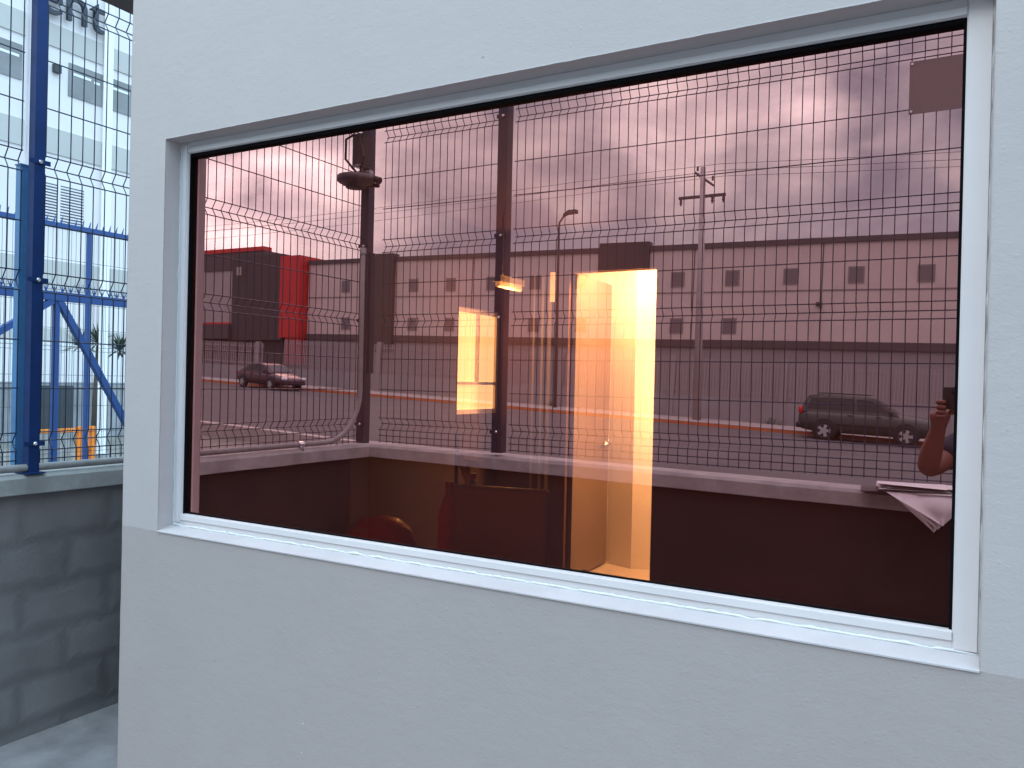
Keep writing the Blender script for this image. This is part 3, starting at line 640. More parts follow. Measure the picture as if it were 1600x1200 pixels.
# ------------------------------------------------------------------ cars
def lerp_tab(tab, x):
    if x <= tab[0][0]: return tab[0][1:]
    for a, b in zip(tab, tab[1:]):
        if x <= b[0]:
            t = (x - a[0]) / (b[0] - a[0]); return tuple(p + (q - p) * t for p, q in zip(a[1:], b[1:]))
    return tab[-1][1:]
def car(name, label, cat, spec, paint, loc, rot):
    c = thing(name, label, cat, loc, rot)
    Lh = spec['len'] / 2; W = spec['w'] / 2; body = spec['body']; cab = spec['cabin']
    m = MB(); n = 44; K = 0; rings = []
    for i in range(n + 1):
        x = -Lh + 2 * Lh * i / n; lo, hi, wd = lerp_tab(body, x); w_ = W * wd
        pr = [(-w_ * .82, lo), (-w_ * .97, lo + .08), (-w_, lo + (hi - lo) * .45), (-w_ * .985, lo + (hi - lo) * .75), (-w_ * .90, hi - .03), (-w_ * .55, hi + .01)]
        ring = pr + [(-a, b) for a, b in pr[::-1]]; K = len(ring); rings.append([(x, a, b) for a, b in ring])
    vs = [p for r_ in rings for p in r_]; fs = [(i * K + k, i * K + (k + 1) % K, (i + 1) * K + (k + 1) % K, (i + 1) * K + k) for i in range(n) for k in range(K)]
    fs += [tuple(range(K)), tuple(n * K + k for k in range(K))]; m.add(vs, fs); bo = m.build('body', paint, c, smooth=True)
    # cabin: polygon side outline with tumblehome, windows inset slightly proud
    z0 = spec['belt']; outl = cab; tum = spec.get('tum', .16); ztop = max(p[1] for p in outl)
    def half(z): t = (z - z0) / (ztop - z0); return W * .93 - tum * max(0, t) - (.05 if t > .97 else 0)
    m = MB(); k = len(outl); vs = [(x, -half(z), z) for x, z in outl] + [(x, half(z), z) for x, z in outl]
    m.add(vs, [tuple(range(k)), tuple(range(k, 2 * k))] + [(i, (i + 1) % k, k + (i + 1) % k, k + i) for i in range(k)])
    cb = m.build('cabin', paint, c)
    bv = cb.modifiers.new('bevel', 'BEVEL'); bv.width = .05; bv.segments = 3; bv.limit_method = 'ANGLE'
    for wq in spec['windows']:
        for s in (-1, 1):
            m = MB(); kk = len(wq); vs = [(x, s * (half(z) + .006), z) for x, z in wq] + [(x, s * (half(z) - .03), z) for x, z in wq]
            m.add(vs, [tuple(range(kk)), tuple(range(kk, 2 * kk))] + [(i, (i + 1) % kk, kk + (i + 1) % kk, kk + i) for i in range(kk)]); m.build('side_window', CGL, c)
    for (a, b, nm) in spec['screens']:
        (x0, zz0), (x1, zz1) = a, b; nx_, nz_ = (zz1 - zz0), -(x1 - x0); q = math.hypot(nx_, nz_); sgn = 1 if spec['nrm'](nm) * nx_ > 0 else -1; ex, ez = .008 * sgn * nx_ / q, .008 * sgn * nz_ / q
        ya, yb = half(zz0) - .09, half(zz1) - .07; m = MB()
        top = [(x0 + ex, -ya, zz0 + ez), (x0 + ex, ya, zz0 + ez), (x1 + ex, yb, zz1 + ez), (x1 + ex, -yb, zz1 + ez)]; bot = [(p[0] - 4 * ex, p[1], p[2] - 4 * ez) for p in top]
        m.add(top + bot, [(0, 1, 2, 3), (7, 6, 5, 4), (0, 4, 5, 1), (1, 5, 6, 2), (2, 6, 7, 3), (3, 7, 4, 0)]); m.build(nm, CGL, c)
    R = spec['R']
    for wx in spec['axles']:
        for s in (-1, 1):
            y = s * (W - .10)
            m = MB(); m.lathe([(R + .07, -.012), (R + .07, .022), (R + .04, .03), (.001, .03)] if s > 0 else [(.001, -.03), (R + .04, -.03), (R + .07, -.022), (R + .07, .012)], (wx, s * (W - .015), R + .03), 1, 28); m.build('wheel_arch', BPLA, c)
            m = MB(); m.lathe([(R * .66, -.11), (R * .93, -.11), (R, -.08), (R, .08), (R * .93, .11), (R * .66, .11)], (wx, y + s * .065, R), 1, 32); wh = m.build('wheel', RUB, c, smooth=False)
            m = MB(); yo = y + s * .065 + s * .105
            m.lathe([(R * .68, 0), (R * .68, s * .014), (R * .60, s * .014), (R * .58, -s * .03), (.001, -s * .03)], (wx, yo, R), 1, 28, 1)
            for q in range(5):
                a = 2 * math.pi * q / 5 + .3; Rm = Matrix.Rotation(a, 4, 'Y'); cpt = V((wx, 0, R))
                m.box((wx - .055, min(yo, yo + s * .016), R + .03), (wx + .055, max(yo, yo + s * .016), R + R * .62), 0, Rm.to_3x3(), (wx, 0, R))
            m.lathe([(.001, s * .0), (.07, s * 0), (.07, s * .022), (.001, s * .022)] if s > 0 else [(.001, -.022), (.07, -.022), (.07, 0), (.001, 0)], (wx, yo, R), 1, 14)
            m.build('rim', [RIM, mat('rim_shadow_metal', (.10, .10, .10), .5, metal=.5)], wh)
    for nm, mt, bx in spec['bits']:
        x0, y0, zz0, x1, y1, zz1 = bx
        for s in ((-1, 1) if y0 > 0.01 else (1,)):
            bm = roundbox(x1 - x0, y1 - y0, zz1 - zz0, min(x1 - x0, y1 - y0, zz1 - zz0) * .25, 2); bmobj(bm, nm, mt, c, ((x0 + x1) / 2, s * (y0 + y1) / 2, (zz0 + zz1) / 2))
    return c
SUV = dict(len=4.75, w=1.87, R=.37, belt=1.05, axles=(-1.40, 1.38), tum=.15,
    body=[(-2.375, .48, .98, .80), (-2.30, .40, 1.10, .92), (-2.0, .34, 1.14, 1), (-.9, .30, 1.14, 1), (.7, .30, 1.13, 1), (.95, .30, 1.12, 1), (1.9, .32, 1.03, .98), (2.25, .36, .92, .90), (2.375, .46, .80, .76)],
    cabin=[(-2.28, 1.05), (-2.18, 1.42), (-2.02, 1.68), (-1.6, 1.745), (-.2, 1.735), (.25, 1.68), (.55, 1.50), (1.12, 1.08), (1.12, 1.05)],
    windows=[[(-2.05, 1.16), (-1.92, 1.58), (-1.32, 1.62), (-1.32, 1.16)], [(-1.25, 1.16), (-1.25, 1.62), (-.42, 1.62), (-.36, 1.16)], [(-.29, 1.16), (-.33, 1.61), (.16, 1.58), (.42, 1.46), (.85, 1.16)]],
    screens=[((-2.255, 1.15), (-2.10, 1.56), 'rear_window'), ((1.05, 1.14), (.42, 1.59), 'windscreen')], nrm=lambda n: -1 if n == 'rear_window' else 1,
    bits=[('tail_light', TAIL, (-2.36, .66, .98, -2.22, .90, 1.24)), ('headlight', HEAD, (2.2, .48, .70, 2.34, .80, .86)), ('front_bumper', BPLA, (2.18, -.84, .38, 2.42, .84, .60)), ('rear_bumper', BPLA, (-2.45, -.86, .42, -2.25, .86, .64)),
          ('wing_mirror', BPLA, (.78, .92, 1.10, .92, 1.10, 1.25)), ('door_handle', BPLA, (-.62, .925, .98, -.44, .945, 1.01)), ('door_handle', BPLA, (.36, .925, .98, .54, .945, 1.01)), ('side_trim', BPLA, (-1.0, .925, .60, .95, .945, .68)), ('roof_rail', BPLA, (-1.7, .60, 1.76, .05, .64, 1.795)), ('number_plate', HEAD, (-2.40, -.2, .80, -2.365, .2, .92))])
SED = dict(len=4.6, w=1.76, R=.32, belt=.90, axles=(-1.36, 1.32), tum=.20,
    body=[(-2.3, .48, .86, .76), (-2.2, .38, .96, .90), (-1.7, .28, .98, .99), (-1, .26, .95, 1), (.9, .26, .93, 1), (1.2, .26, .91, 1), (1.9, .28, .78, .95), (2.2, .32, .66, .84), (2.3, .42, .58, .70)],
    cabin=[(-1.95, .90), (-1.75, 1.0), (-1.1, 1.34), (-.6, 1.43), (0, 1.42), (.35, 1.36), (1.15, .94), (1.15, .90)],
    windows=[[(-1.38, 1.0), (-.95, 1.30), (-.42, 1.35), (-.42, 1.0)], [(-.34, 1.0), (-.34, 1.355), (.05, 1.34), (.32, 1.27), (.82, 1.0)]],
    screens=[((-1.74, 1.02), (-1.16, 1.33), 'rear_window'), ((1.08, .99), (.42, 1.345), 'windscreen')], nrm=lambda n: -1 if n == 'rear_window' else 1,
    bits=[('headlight', HEAD, (2.02, .46, .60, 2.26, .78, .74)), ('tail_light', TAIL, (-2.28, .5, .74, -2.16, .80, .90)), ('wing_mirror', BPLA, (.62, .84, .95, .76, 1.0, 1.07)), ('front_bumper', BPLA, (2.1, -.7, .34, 2.32, .7, .46)), ('door_handle', BPLA, (-.72, .865, .82, -.56, .885, .85)), ('door_handle', BPLA, (.20, .865, .82, .36, .885, .85))])
car('parked_suv', 'dark green-grey SUV with silver five-spoke wheels parked along the orange kerb', 'car', SUV, SUVP, (-2.90, -31.35, zr(-2.9)), (0, math.radians(1.6), 0))
car('parked_sedan', 'plum-grey sedan parked far up the street near the red column', 'car', SED, SEDP, (-34.1, -31.2, zr(-34.1)), (0, math.radians(2.32), math.radians(9)))

# ------------------------------------------------------------------ utility pole, street lamp, power lines
up = thing('utility_pole', 'tall concrete utility pole with two crossarms on the far pavement', 'pole', (-10.2, -34, zr(-10.2) + .13))
m = MB(); m.tube([(0, 0, 0), (0, 0, 11.5)], .2, 10, rs=[.21, .12]); m.build('shaft', POLEC, up, smooth=True)
DK = mat('crossarm_steel', (.09, .065, .07), .6)
m = MB(); m.box((-1.1, -.06, 10.12), (1.05, .06, 10.24)); m.build('crossarm', DK, up)
m = MB(); R_ = Matrix.Rotation(math.radians(38), 3, 'Y'); m.box((-.35, -.05, 11.0), (.75, .05, 11.1), 0, R_, (0, 0, 11.2)); m.build('crossarm', DK, up)
for x in (-1.0, .45, .95):
    m = MB(); m.lathe([(.03, 0), (.07, -.06), (.04, -.1), (.075, -.16), (.04, -.2), (.05, -.28)], (x, 0, 10.12), 2, 10); m.build('insulator', DK, up)
for (x, z) in ((-.25, 11.35), (.45, 10.85)):
    m = MB(); m.lathe([(.03, 0), (.06, .06), (.04, .1), (.06, .16), (.03, .22)], (x, 0, z), 2, 10); m.build('insulator', DK, up)
for j, (za, zb, zc) in enumerate(((11.55, 10.9, 12.4), (11.32, 10.65, 12.1), (11.12, 10.4, 11.4), (11.45, 10.78, 12.25))):
    m = MB(); pts = []
    for i in range(25):
        x = -75 + 105 * i / 24
        if x < -10.2: t = (x + 10.2) / -65; z = za + (zc - za) * t - 1.0 * math.sin(math.pi * t) * .8
        else: t = (x + 10.2) / 40.2; z = za + (zb - za) * t * 3.8 * .35 - .6 * math.sin(math.pi * t)
        pts.append((x, -34 - .25 * j, z))
    m.tube(pts, .011, 4); tag(m.build('power_line', mat('cable_grey', (.10, .08, .09), .6), None), ['highest', 'third highest', 'lowest', 'second highest'][j] + ' of the thin power lines strung from the utility pole', 'cable', 'power lines over the street')
sp_ = thing('street_lamp', 'slim dark street lamp with a curved arm rising in front of the warehouse roof', 'street lamp', (-17.5, -34.2, zr(-17.5) + .13))
m = MB(); m.tube([(0, 0, 0), (0, 0, 9.0), (.03, 0, 9.3), (.28, 0, 9.62)], .06, 8, rs=[.09, .055, .05, .045]); m.build('shaft', DK, sp_, smooth=True)
m = MB(); m.prism([(.25, 9.58), (.45, 9.66), (.98, 9.68), (.98, 9.86), (.55, 9.86), (.28, 9.70)], 1, -.13, .13); m.build('lamp_head', DK, sp_)

# ------------------------------------------------------------------ warehouse
TILT = .0197
wh = thing('warehouse', 'long beige two-tone warehouse with two rows of small square windows across the street', 'building', (0, -46, 0), (0, TILT, 0))
m = MB(); m.box((-45.6, -14, 4.0), (12, 0, 9.55)); m.build('upper_wall', WHU, wh)
m = MB(); m.box((-45.6, -14.05, 9.55), (12.05, .12, 9.86)); m.build('roof_edge', WHD, wh)
m = MB(); m.box((-45.6, -14, 3.55), (12, .10, 4.0)); m.build('trim_band', WHD, wh)
m = MB(); m.box((-45.6, -14, -2.5), (12, -.05, 3.55)); m.build('lower_wall', WHL, wh)
m = MB(); m.box((-20.4, -.4, 8.2), (-17.05, .25, 10.12)); m.build('roof_box', DARKP, wh)
m = MB(); m.box((-38.6, -.4, 2.7), (-36.9, .35, 10.1)); m.build('dark_pier', DARKP, wh)
for x in (-30.1, -22.4, -14.2, -6.8, 1.0):
    m = MB(); m.box((x - .03, -.02, 4.0), (x + .03, .02, 9.55)); m.build('panel_joint', WHD, wh)
m = MB(); m.box((-45.6, 0, 6.85), (12, .03, 6.93)); m.build('panel_seam', mat('seam_metal', (.20, .17, .165), .6), wh)
def whwin(x, z):
    f = MB(); f.box((x - .42, 0, z - .47), (x + .42, .05, z + .47)); fo = f.build('window', mat('window_surround', (.22, .19, .18), .6), wh)
    g_ = MB(); g_.box((x - .35, .05, z - .40), (x + .35, .055, z + .40)); g_.build('pane', WING, fo)
for x in (-41.7, -38.4 + .9 - 1.4 + 3.7 - 0.0, -31.9, -28.5, -25.1, -21.7, -18.4, -15.2, -11.85, -8.5, -5.03, -1.6, 1.9, 5.4):
    whwin(x, 7.72)
for x in (-41.6, -35.2, -31.9, -25.1, -21.6, -15.15, -11.9):
    whwin(x, 4.85)
m = MB(); m.box((-7.05, 0, 6.0), (-6.75, .25, 6.2)); m.tube([(-6.9, .1, 6.1), (-6.9, .35, 6.0)], .05, 6); m.build('wall_lamp', DARKP, wh)
# front yard low wall and palisade fence
lw = thing('palisade_fence', 'pale grey palisade fence on a low wall in front of the warehouse', 'fence', (0, -42, 0), (0, TILT * 1.9, 0))
m = MB(); m.box((-44, -.1, -1.6), (12, .1, .45)); m.build('low_wall', mat('low_wall_render', (.27, .255, .26), .85, var=.1, vscale=.6), lw)
m = MB(); x = -44
while x < 12:
    m.box((x, -.02, .45), (x + .07, .02, 2.55)); x += .17
m.box((-44, .02, .75), (12, .05, .81)); m.box((-44, .02, 2.25), (12, .05, 2.31))
m.build('pickets', PICK, lw)
for x in (-35, -28, -21, -14, -7.9, 0, 7):
    m = MB(); m.box((x - .16, -.16, -1.6), (x + .16, .16, 2.7)); m.build('pillar', mat('pillar_grey', (.28, .26, .26), .8), lw)

# ------------------------------------------------------------------ red and charcoal office block
ob = thing('office_block', 'charcoal office block with a bright red column and red roof edge beyond the sedan', 'building', (0, -46, 0), (0, .008, 0))
m = MB(); m.box((-53.6, -10, 4.0), (-47.8, .6, 11.0)); m.build('charcoal_block', DARKP, ob)
m = MB(); m.box((-47.75, -3, 4.2), (-45.62, .9, 10.75)); m.build('red_column', REDP, ob)
m = MB(); m.box((-47.2, -2, 2.0), (-45.7, .75, 4.2)); m.build('red_column_foot', REDP, ob)
m = MB(); m.box((-76, -10, 9.95), (-50.2, .3, 11.45)); m.build('brown_fascia', WHD, ob)
m = MB(); m.box((-76, -.5, 11.45), (-50.2, .38, 11.78)); m.build('red_roof_edge', REDP, ob)
m = MB(); m.box((-76, -9, 5.5), (-53.65, .2, 9.95)); m.build('pale_wall', PALE, ob)
m = MB(); m.box((-76, -9, 5.3), (-53.65, .32, 5.5)); m.build('red_line', REDP, ob)
m = MB(); m.box((-76, -6, 4.1), (-53.65, .9, 5.3)); m.build('canopy', WHD, ob)
m = MB(); m.box((-76, -9, -1), (-45.7, -2.0, 4.1)); m.build('ground_floor', WHL, ob)
for x in (-74, -70, -66, -62, -58):
    f = MB(); f.box((x, -2, 1.2), (x + 2.6, -1.92, 3.8)); fo = f.build('window', PALE, ob); f = MB(); f.box((x + .1, -1.92, 1.3), (x + 2.5, -1.9, 3.7)); f.build('pane', WING, fo)
m = MB(); m.box((-53.0, .6, 9.4), (-52.5, .7, 10.1)); m.build('wall_badge', PALE, ob)
pf = thing('palisade_fence', 'white palisade fence with square pillars behind the sedan', 'fence', (0, -40, 0), (0, .035, 0))
m = MB(); x = -80
while x < -44: m.box((x, -.02, .55), (x + .07, .02, 2.3)); x += .2
m.box((-80, .02, .8), (-44, .05, .88)); m.box((-80, .02, 2.0), (-44, .05, 2.08)); m.build('pickets', PICK, pf)
m = MB(); m.box((-80, -.1, -1), (-44, .1, .55)); m.build('low_wall', MATS['low_wall_render'], pf)
for x in (-66, -58, -51, -44.6):
    m = MB(); m.box((x - .15, -.15, -1), (x + .15, .15, 2.4)); m.build('pillar', MATS['pillar_grey'], pf)
# weeds and rubbish on the far pavement and near verge
def weed(loc, s, lab, seed, n=60):
    rnd = random.Random(seed); m = MB()
    for i in range(n):
        a = rnd.uniform(0, 6.28); r = rnd.uniform(0, .5) * s; h = rnd.uniform(.3, 1) * s * .5; b = V((math.cos(a) * r * 1.4, math.sin(a) * r, 0)); t = b + V((rnd.uniform(-.2, .2) * s, rnd.uniform(-.2, .2) * s, h)); d = V((math.sin(a), -math.cos(a), 0)) * .02 * s
        m.add([b - d, b + d, t + d * .6, t - d * .2], [(0, 1, 2, 3)])
    tag(m.build('weed_tuft', LEAF, None, fix=False, origin=(0, 0, 0)), lab, 'weeds').location = loc
weed((-9.4, -5.9, gz(-9.4, -5.9)), 1.3, 'dry dark bush low behind the mesh fence at the left of the window', 3, 160)
weed((-7.3, -36, zr(-7.3) + .0), .9, 'dry weed tuft on the ground left of the SUV', 4); weed((-18.6, -36, zr(-18.6)), .8, 'small dry weeds beyond the kerb near the corner post', 5)
m = MB(); m.box((-1.6, -.5, 0), (1.6, .5, .12)); 
structure(m.build('pavement', PAVE, None, origin=None)).location = (-8.6, -7.6, gz(-8.6, -7.6))

# ------------------------------------------------------------------ yard left of the fence
bd = thing('office_building', 'tall white office building with grey bands and dark lettering beyond the blue fence', 'building', (-25, 0, 0))
m = MB(); m.box((-12, -4, -.3), (0, 32, 19)); m.build('wall', WB, bd)
def band(y0, y1, z0, z1, nm, mt, pr=.04):
    m = MB(); m.box((0, y0, z0), (pr, y1, z1)); return m.build(nm, mt, bd)
for (y0, y1) in ((9.6, 12.35), (12.95, 14.87), (15.1, 17.0), (17.6, 19.5)):
    band(y0, y1, 11.7, 12.4, 'beige_band', WBB); band(y0, y1, 8.35, 9.15, 'beige_band', WBB)
    band(y0, y1, 4.1, 5.0, 'beige_band', WBB)
for (y0, y1) in ((10.0, 12.27), (13.72, 14.87), (15.1, 16.2), (17.7, 19.4)):
    f = band(y0, y1, 10.32, 11.38, 'window', WBG, .03)
    m = MB(); m.box((.031, y0 + .15, 11.02), (.036, y0 + .75, 11.1)); m.box((.031, y0 + .85, 10.98), (.036, y1 - .1, 11.06)); m.build('ceiling_glimpse', mat('lit_ceiling', (.8, .82, .85), .5), f)
m = MB(); m.box((0, 14.88, 0), (.12, 15.06, 16)); m.build('pilaster', WB, bd)
m = MB(); m.box((0, 12.45, 0), (.12, 12.8, 16)); m.build('pilaster', WB, bd)
m = MB(); m.box((0, 13.2, 10.9), (.14, 13.42, 11.15)); m.build('wall_lamp', CABM, bd)
# louvred window
f = band(12.9, 14.3, 6.15, 7.4, 'window', mat('louvre_dark', (.10, .12, .15), .4), .03)
m = MB()
for i in range(13): m.box((.03, 12.93, 6.2 + i * .092), (.07, 14.27, 6.2 + i * .092 + .045))
m.box((.03, 13.42, 6.15), (.08, 13.50, 7.4)); m.build('louvre', WB, f)
# lettering (only its end shows)
tcu = bpy.data.curves.new('letters', 'FONT'); tcu.body = 'ent'; tcu.size = 1.75; tcu.extrude = .06; tcu.offset = -.008; tcu.space_character = .98
to = bpy.data.objects.new('letters_tmp', tcu); COL.objects.link(to); bpy.context.view_layer.update()
me = bpy.data.meshes.new_from_object(to.evaluated_get(bpy.context.evaluated_depsgraph_get())); bpy.data.objects.remove(to)
me.materials.clear(); me.materials.append(mat('sign_letter_navy', (.02, .028, .05), .4))
lt = bpy.data.objects.new('lettering', me); COL.objects.link(lt); lt.parent = bd
lt.matrix_local = Matrix(((0, 0, 1, .17), (1, 0, 0, 12.60), (0, 1, 0, 12.64), (0, 0, 0, 1)))
# blue sliding gate
gt = thing('sliding_gate', 'blue braced steel gate with spiked top rails beyond the mesh fence', 'gate', (-7, 0, 0))
m = MB(); m.box((-.03, -1, 2.14), (.03, 6, 2.22)); m.build('top_rail', GBLUE, gt)
m = MB(); m.box((-.02, 2.67, -.1), (.02, 2.72, 2.14)); m.build('stile', GBLUE, gt)
def brace(y0, z0, y1, z1):
    m = MB(); m.tube([(0, y0, z0), (0, y1, z1)], .038, 4); m.build('brace', GBLUE, gt)
brace(2.72, 2.14, 3.75, .45); brace(2.66, 2.14, 1.5, 1.35)
m = MB(); m.box((-.03, -1, .05), (.03, 6, .13)); m.build('bottom_rail', GBLUE, gt)
m = MB(); y = -1
while y < 6:
    m.tube([(0, y, .13), (0, y, 2.14)], .002, 4); y += .05
for z in (.3, .5, .7, .78, .98, 1.2, 1.4, 1.48, 1.7, 1.9): m.tube([(0, -1, z), (0, 6, z)], .0022, 4)
m.build('mesh_panel', BLUEW, gt)
m = MB(); y = -1; rnd = random.Random(2)
while y < 6:
    for a in (-.5, 0, .5):
        m.tube([(0, y, 2.22), (.03 * a, y + .05 * a, 2.30 + rnd.uniform(-.01, .01))], .005, 4, rs=[.006, .0015])
    y += .075
m.build('spikes', GBLUE, gt)
gt2 = thing('mesh_fence', 'blue mesh fence with a spiked rail and thin post behind the braced gate', 'fence', (-9, 0, 0))
m = MB(); m.box((-.03, -1, 3.15), (.03, 8, 3.21)); m.build('top_rail', GBLUE, gt2)
m = MB(); y = -1
while y < 8: m.tube([(0, y, 3.21), (0, y + .02, 3.29)], .008, 4, rs=[.012, .003]); y += .085
m.build('spikes', GBLUE, gt2)
for y in (1.2, 4.27, 7.3):
    m = MB(); m.box((-.02, y - .022, -.1), (.02, y + .022, 3.15)); m.build('post', GBLUE, gt2)
m = MB(); y = -1
while y < 8: m.tube([(0, y, .1), (0, y, 3.15)], .002, 4); y += .055
for z in (.3, .8, 1.3, 1.8, 2.3, 2.8): m.tube([(0, -1, z), (0, 8, z)], .003, 4)
m.build('mesh_panel', BLUEW, gt2)
wp = thing('white_post', 'tall white steel column standing in the yard beyond the blue gate', 'column', (-13.6, 7.53, 0))
m = MB(); m.box((-.055, -.055, -.1), (.055, .055, 12)); m.build('shaft', mat('white_post_paint', (.86, .88, .90), .5), wp)
m = MB(); m.box((-.16, -.16, -.1), (.16, .16, .02)); m.build('base_plate', GALV, wp)
eb = thing('electrical_cabinet', 'dark charcoal cabinet behind the orange barrier in the yard', 'cabinet', (-13.4, 6.45, 0))
m = MB(); m.box((-.25, -.22, .48), (.0, .42, 1.26)); m.build('housing', CABM, eb)
m = MB(); m.box((.0, -.19, .52), (.012, .095, 1.22)); m.box((.0, .105, .52), (.012, .39, 1.22)); m.build('door', CABM, eb)
m = MB(); m.box((-.22, -.38, -.1), (-.02, .38, .48)); m.build('plinth', CONC, eb)
obr = thing('orange_barrier', 'orange steel barrier frame in front of the dark cabinet', 'barrier', (-12.6, 0, 0))
m = MB(); m.box((-.03, 5.72, .52), (.03, 6.70, .58)); m.build('rail', ORG, obr)
for y in (5.75, 6.48, 6.70):
    m = MB(); m.box((-.04, y - .035, -.1), (.04, y + .035, .60)); m.build('upright', ORG, obr)
m = MB(); m.box((-.025, 6.515, .22), (.025, 6.665, .29)); m.build('crosspiece', ORG, obr)
yw = thing('yard_wall', 'low pale grey yard wall topped by a white mesh fence before the office building', 'wall', (-18, 0, 0))
m = MB(); m.box((-.15, -6, -.2), (.0, 30, 1.25)); m.build('wall', mat('yard_wall_grey', (.28, .29, .31), .9, var=.2, vscale=.9, bump=.5, bscale=6, bdist=.03), yw)
m = MB(); y = -6
while y < 30: m.box((-.02, y, 1.25), (.0, y + .035, 2.15)); y += .11
m.box((-.02, -6, 2.1), (.01, 30, 2.16)); m.build('mesh', mat('white_mesh_paint', (.75, .77, .8), .5), yw)
m = MB(); m.box((-.6, 7, 2.16), (-.55, 14, 2.5)); m.build('rear_screen', WBB, yw)
yc = thing('yucca', 'spiky yucca plant behind the white column', 'plant', (-16.6, 9.4, 0))
m = MB(); m.tube([(0, 0, -.1), (.02, 0, 1.2), (0, .03, 2.1)], .1, 8, rs=[.12, .09, .06]); m.build('trunk', BARK, yc, smooth=True)
m = MB(); rnd = random.Random(5)
for hd in ((0, 0, 2.15), (.1, .45, 2.0), (0, -.4, 2.05)):
    for i in range(90):
        a = rnd.uniform(0, 6.28); el = rnd.uniform(-.4, 1.4); ln = rnd.uniform(.35, .62); d = V((math.cos(a) * math.cos(el), math.sin(a) * math.cos(el), math.sin(el))); s_ = d.cross(V((0, 0, 1))).normalized() * .02
        b = V(hd); t = b + d * ln + V((0, 0, -.06)); mdl = b + d * ln * .5
        m.add([b - s_ * .5, b + s_ * .5, mdl + s_, mdl - s_, t], [(0, 1, 2, 3), (3, 2, 4)])
m.build('crown', LEAF, yc, fix=False)

# ------------------------------------------------------------------ the photographer
def skin_mesh(name, nodes, edges, mt, parent=None, root=0, sub=2):
    me = bpy.data.meshes.new(name); me.from_pydata([n[:3] for n in nodes], edges, []); me.materials.append(mt)
    o = bpy.data.objects.new(name, me); COL.objects.link(o)
    md = o.modifiers.new('skin', 'SKIN'); md.use_smooth_shade = True
    lay = me.skin_vertices[0].data if me.skin_vertices else None
    if lay is None:
        bm = bmesh.new(); bm.from_mesh(me); bm.verts.layers.skin.verify(); bm.to_mesh(me); bm.free(); lay = me.skin_vertices[0].data
    for i, n in enumerate(nodes):
        r = n[3]; lay[i].radius = (r, n[4] if len(n) > 4 else r); lay[i].use_root = (i == root)
    sb = o.modifiers.new('sub', 'SUBSURF'); sb.levels = sub; sb.render_levels = sub
    bpy.context.view_layer.update()
    me2 = bpy.data.meshes.new_from_object(o.evaluated_get(bpy.context.evaluated_depsgraph_get())); bpy.data.objects.remove(o)
    me2.materials.clear(); me2.materials.append(mt); me2.polygons.foreach_set('use_smooth', [True] * len(me2.polygons))
    o = bpy.data.objects.new(name, me2); COL.objects.link(o)
    if parent: o.parent = parent
    return o
C0 = V((0, -1.5, 1.52)); F2 = V((-.487, .873, 0)); R2 = V((.873, .487, 0)); U2 = V((0, 0, 1))
def L3(r, b, u): return C0 + R2 * r - F2 * b + U2 * u    # right of, behind, above the lens
ps = thing('person', 'person in a navy short-sleeved top raising a phone beside the window edge', 'person', L3(.12, .42, -1.6))
pinv = -ps.location
def W3(p): return V(p) + pinv
nodes = []; edges = []
def nd(p, r, r2=None):
    q = W3(p); nodes.append((q.x, q.y, q.z, r, r2 or r)); return len(nodes) - 1
def ed(a, b): edges.append((a, b))
ox = .13; B = .42
pel = nd(L3(ox, B, -.62), .135, .11); wst = nd(L3(ox, B, -.45), .125, .10); cst = nd(L3(ox, B, -.26), .155, .11); nk0 = nd(L3(ox, B, -.10), .075); nk = nd(L3(ox - .0, B - .01, -.02), .055); hd0 = nd(L3(ox, B - .03, .06), .075, .085); hd1 = nd(L3(ox, B - .03, .13), .078, .092); hd2 = nd(L3(ox, B - .02, .19), .06, .075)
for a, b in ((pel, wst), (wst, cst), (cst, nk0), (nk0, nk), (nk, hd0), (hd0, hd1), (hd1, hd2)): ed(a, b)
WR = V((-.047, -1.575, 1.392)); EL = V((-.085, -1.665, 1.225)); HANDP = V((-.042, -1.555, 1.440))
sL = nd(L3(ox - .17, B - .01, -.145), .058); eL1 = nd(V((-.02, -1.78, 1.27)), .047); elb = nd(EL, .040); fa = nd(EL.lerp(WR, .35), .044, .040); wr = nd(WR, .026, .022); pm = nd(HANDP.lerp(WR, .45), .036, .026); pm2 = nd(HANDP + V((.0, 0, .012)), .046, .026)
for a, b in ((nk0, sL), (sL, eL1), (eL1, elb), (elb, fa), (fa, wr), (wr, pm), (pm, pm2)): ed(a, b)
sR = nd(L3(ox + .17, B - .01, -.145), .058); eR = nd(L3(.36, B - .20, -.31), .040); wrR = nd(L3(.17, .09, -.13), .026); pR = nd(L3(.145, .055, -.08), .033, .018); pR2 = nd(L3(.13, .04, -.05), .034, .017)
for a, b in ((nk0, sR), (sR, eR), (eR, wrR), (wrR, pR), (pR, pR2)): ed(a, b)
for s in (-1, 1):
    h = nd(L3(ox + s * .09, B, -.70), .095); k = nd(L3(ox + s * .10, B - .03, -1.12), .06); an = nd(L3(ox + s * .11, B, -1.52), .042); ft = nd(L3(ox + s * .12, B - .16, -1.575), .035)
    for a, b in ((pel, h), (h, k), (k, an), (an, ft)): ed(a, b)
bodyo = skin_mesh('body', nodes, edges, SKIN, ps, root=0)
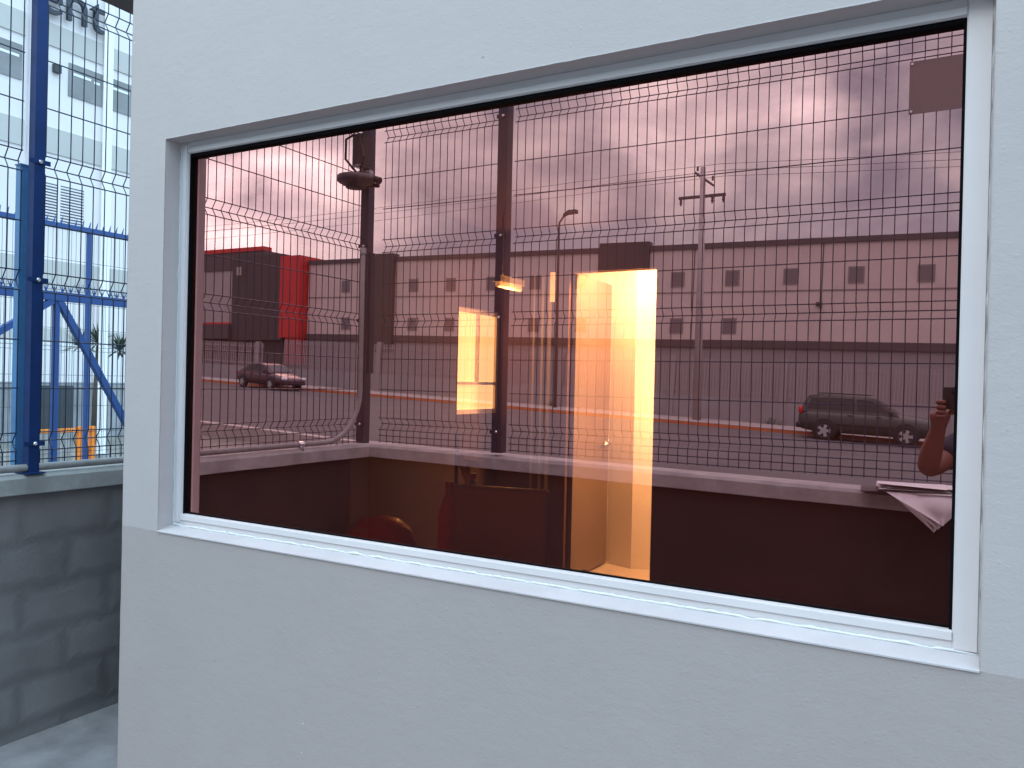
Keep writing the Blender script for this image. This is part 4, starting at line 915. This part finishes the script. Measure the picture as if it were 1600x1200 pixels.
# fingers of both hands, each its own curled chain rooted in the palm
def fingers(tips, nm):
    for k, ch_ in enumerate(tips):
        n_ = [(*W3(p), r) for p, r in ch_]; skin_mesh(nm if k else 'thumb', n_, [(i, i + 1) for i in range(len(n_) - 1)], SKIN, ps, root=0, sub=1)
def hand(sd, base):
    # phone lower edge is at u=-.066; fingers wrap its end and lower edge
    chains = []
    r0, b0, u0 = base
    chains.append([(L3(r0 + .01 * sd * -1, b0, u0 - .01), .012), (L3(r0 - .018 * sd, b0 + .0, u0 + .012), .011), (L3(r0 - .04 * sd, b0 - .002, u0 + .022), .010), (L3(r0 - .055 * sd, b0 - .004, u0 + .024), .008)])
    for i, (ln, uu) in enumerate(((.062, .030), (.068, .012), (.064, -.006), (.05, -.022))):
        p0 = L3(r0 + sd * .006, b0 - .004, u0 + uu * .8 - .002); p1 = L3(r0 + sd * .018, b0 - .030, u0 + uu + .004); p2 = L3(r0 + sd * .008, b0 - .047, u0 + uu + .006); p3 = L3(r0 - sd * (.012 + ln * .15), b0 - .046, u0 + uu + .005)
        chains.append([(p0, .0105), (p1, .010), (p2, .009), (p3, .0078)])
    fingers(chains, 'finger')
hand(-1, (-.050, .050, -.075)); hand(1, (.128, .050, -.06))
# clothing
nodes = []; edges = []
a0 = nd(L3(ox, B, -.66), .150, .125); a1 = nd(L3(ox, B, -.45), .142, .118); a2 = nd(L3(ox, B, -.26), .172, .128); a3 = nd(L3(ox, B, -.115), .095); ed(a0, a1); ed(a1, a2); ed(a2, a3)
b1 = nd(L3(ox - .17, B - .01, -.145), .075); b2 = nd(V((-.015, -1.80, 1.285)), .066); b3 = nd(V((-.035, -1.74, 1.262)), .064); ed(a3, b1); ed(b1, b2); ed(b2, b3)
c1 = nd(L3(ox + .17, B - .01, -.145), .075); c2 = nd(L3(.34, B - .14, -.27), .062); ed(a3, c1); ed(c1, c2)
skin_mesh('shirt', nodes, edges, SHIRT, ps, root=0)
nodes = []; edges = []
p0 = nd(L3(ox, B, -.64), .145, .12)
for s in (-1, 1):
    h = nd(L3(ox + s * .09, B, -.72), .108); k = nd(L3(ox + s * .10, B - .03, -1.12), .075); an = nd(L3(ox + s * .11, B, -1.50), .062); ed(p0, h); ed(h, k); ed(k, an)
skin_mesh('trousers', nodes, edges, JEANS, ps, root=0)
nodes = []; edges = []
h0 = nd(L3(ox, B + .03, .10), .085, .085); h1 = nd(L3(ox, B + .0, .19), .082, .09); h2 = nd(L3(ox, B - .05, .22), .06, .06); ed(h0, h1); ed(h1, h2); skin_mesh('hair', nodes, edges, HAIR, ps)
for s in (-1, 1):
    m = MB(); c_ = W3(L3(ox + s * .032, B - .125, .105)); m.lathe([(.001, -.012), (.009, -.008), (.012, 0), (.009, .008), (.001, .012)], c_, 2, 10); m.build('eye', mat('eye_white', (.6, .6, .6), .2), ps, smooth=True)
    m = MB(); c_ = W3(L3(ox + s * .085, B - .02, .09)); m.lathe([(.001, -.03), (.014, -.018), (.018, .005), (.012, .025), (.001, .03)], c_, 2, 10); m.build('ear', SKIN, ps, smooth=True)
m = MB(); m.tube([W3(L3(ox, B - .115, .10)), W3(L3(ox, B - .145, .065)), W3(L3(ox, B - .12, .06))], .01, 8, rs=[.008, .014, .008]); m.build('nose', SKIN, ps, smooth=True)
m = MB(); m.tube([W3(L3(ox - .025, B - .112, .03)), W3(L3(ox, B - .122, .03)), W3(L3(ox + .025, B - .112, .03))], .006, 8, rs=[.003, .007, .003]); m.build('mouth', mat('lip', (.35, .09, .07), .5), ps, smooth=True)
# phone, lens a few millimetres behind the camera point
ph = bmobj(roundbox(.165, .010, .078, .0045), 'phone_case', BPLA); ph.name = 'phone_body'
phr = thing('phone', 'black phone held sideways in a raised hand at the right edge of the window', 'phone', L3(.036, .012, -.025), (0, 0, yaw))
ph.parent = phr
m = MB(); m.lathe([(.014, 0), (.014, .002), (.009, .003), (.001, .003)], (-.036, .0045, .025), 1, 16); m.build('lens', CGL, phr)
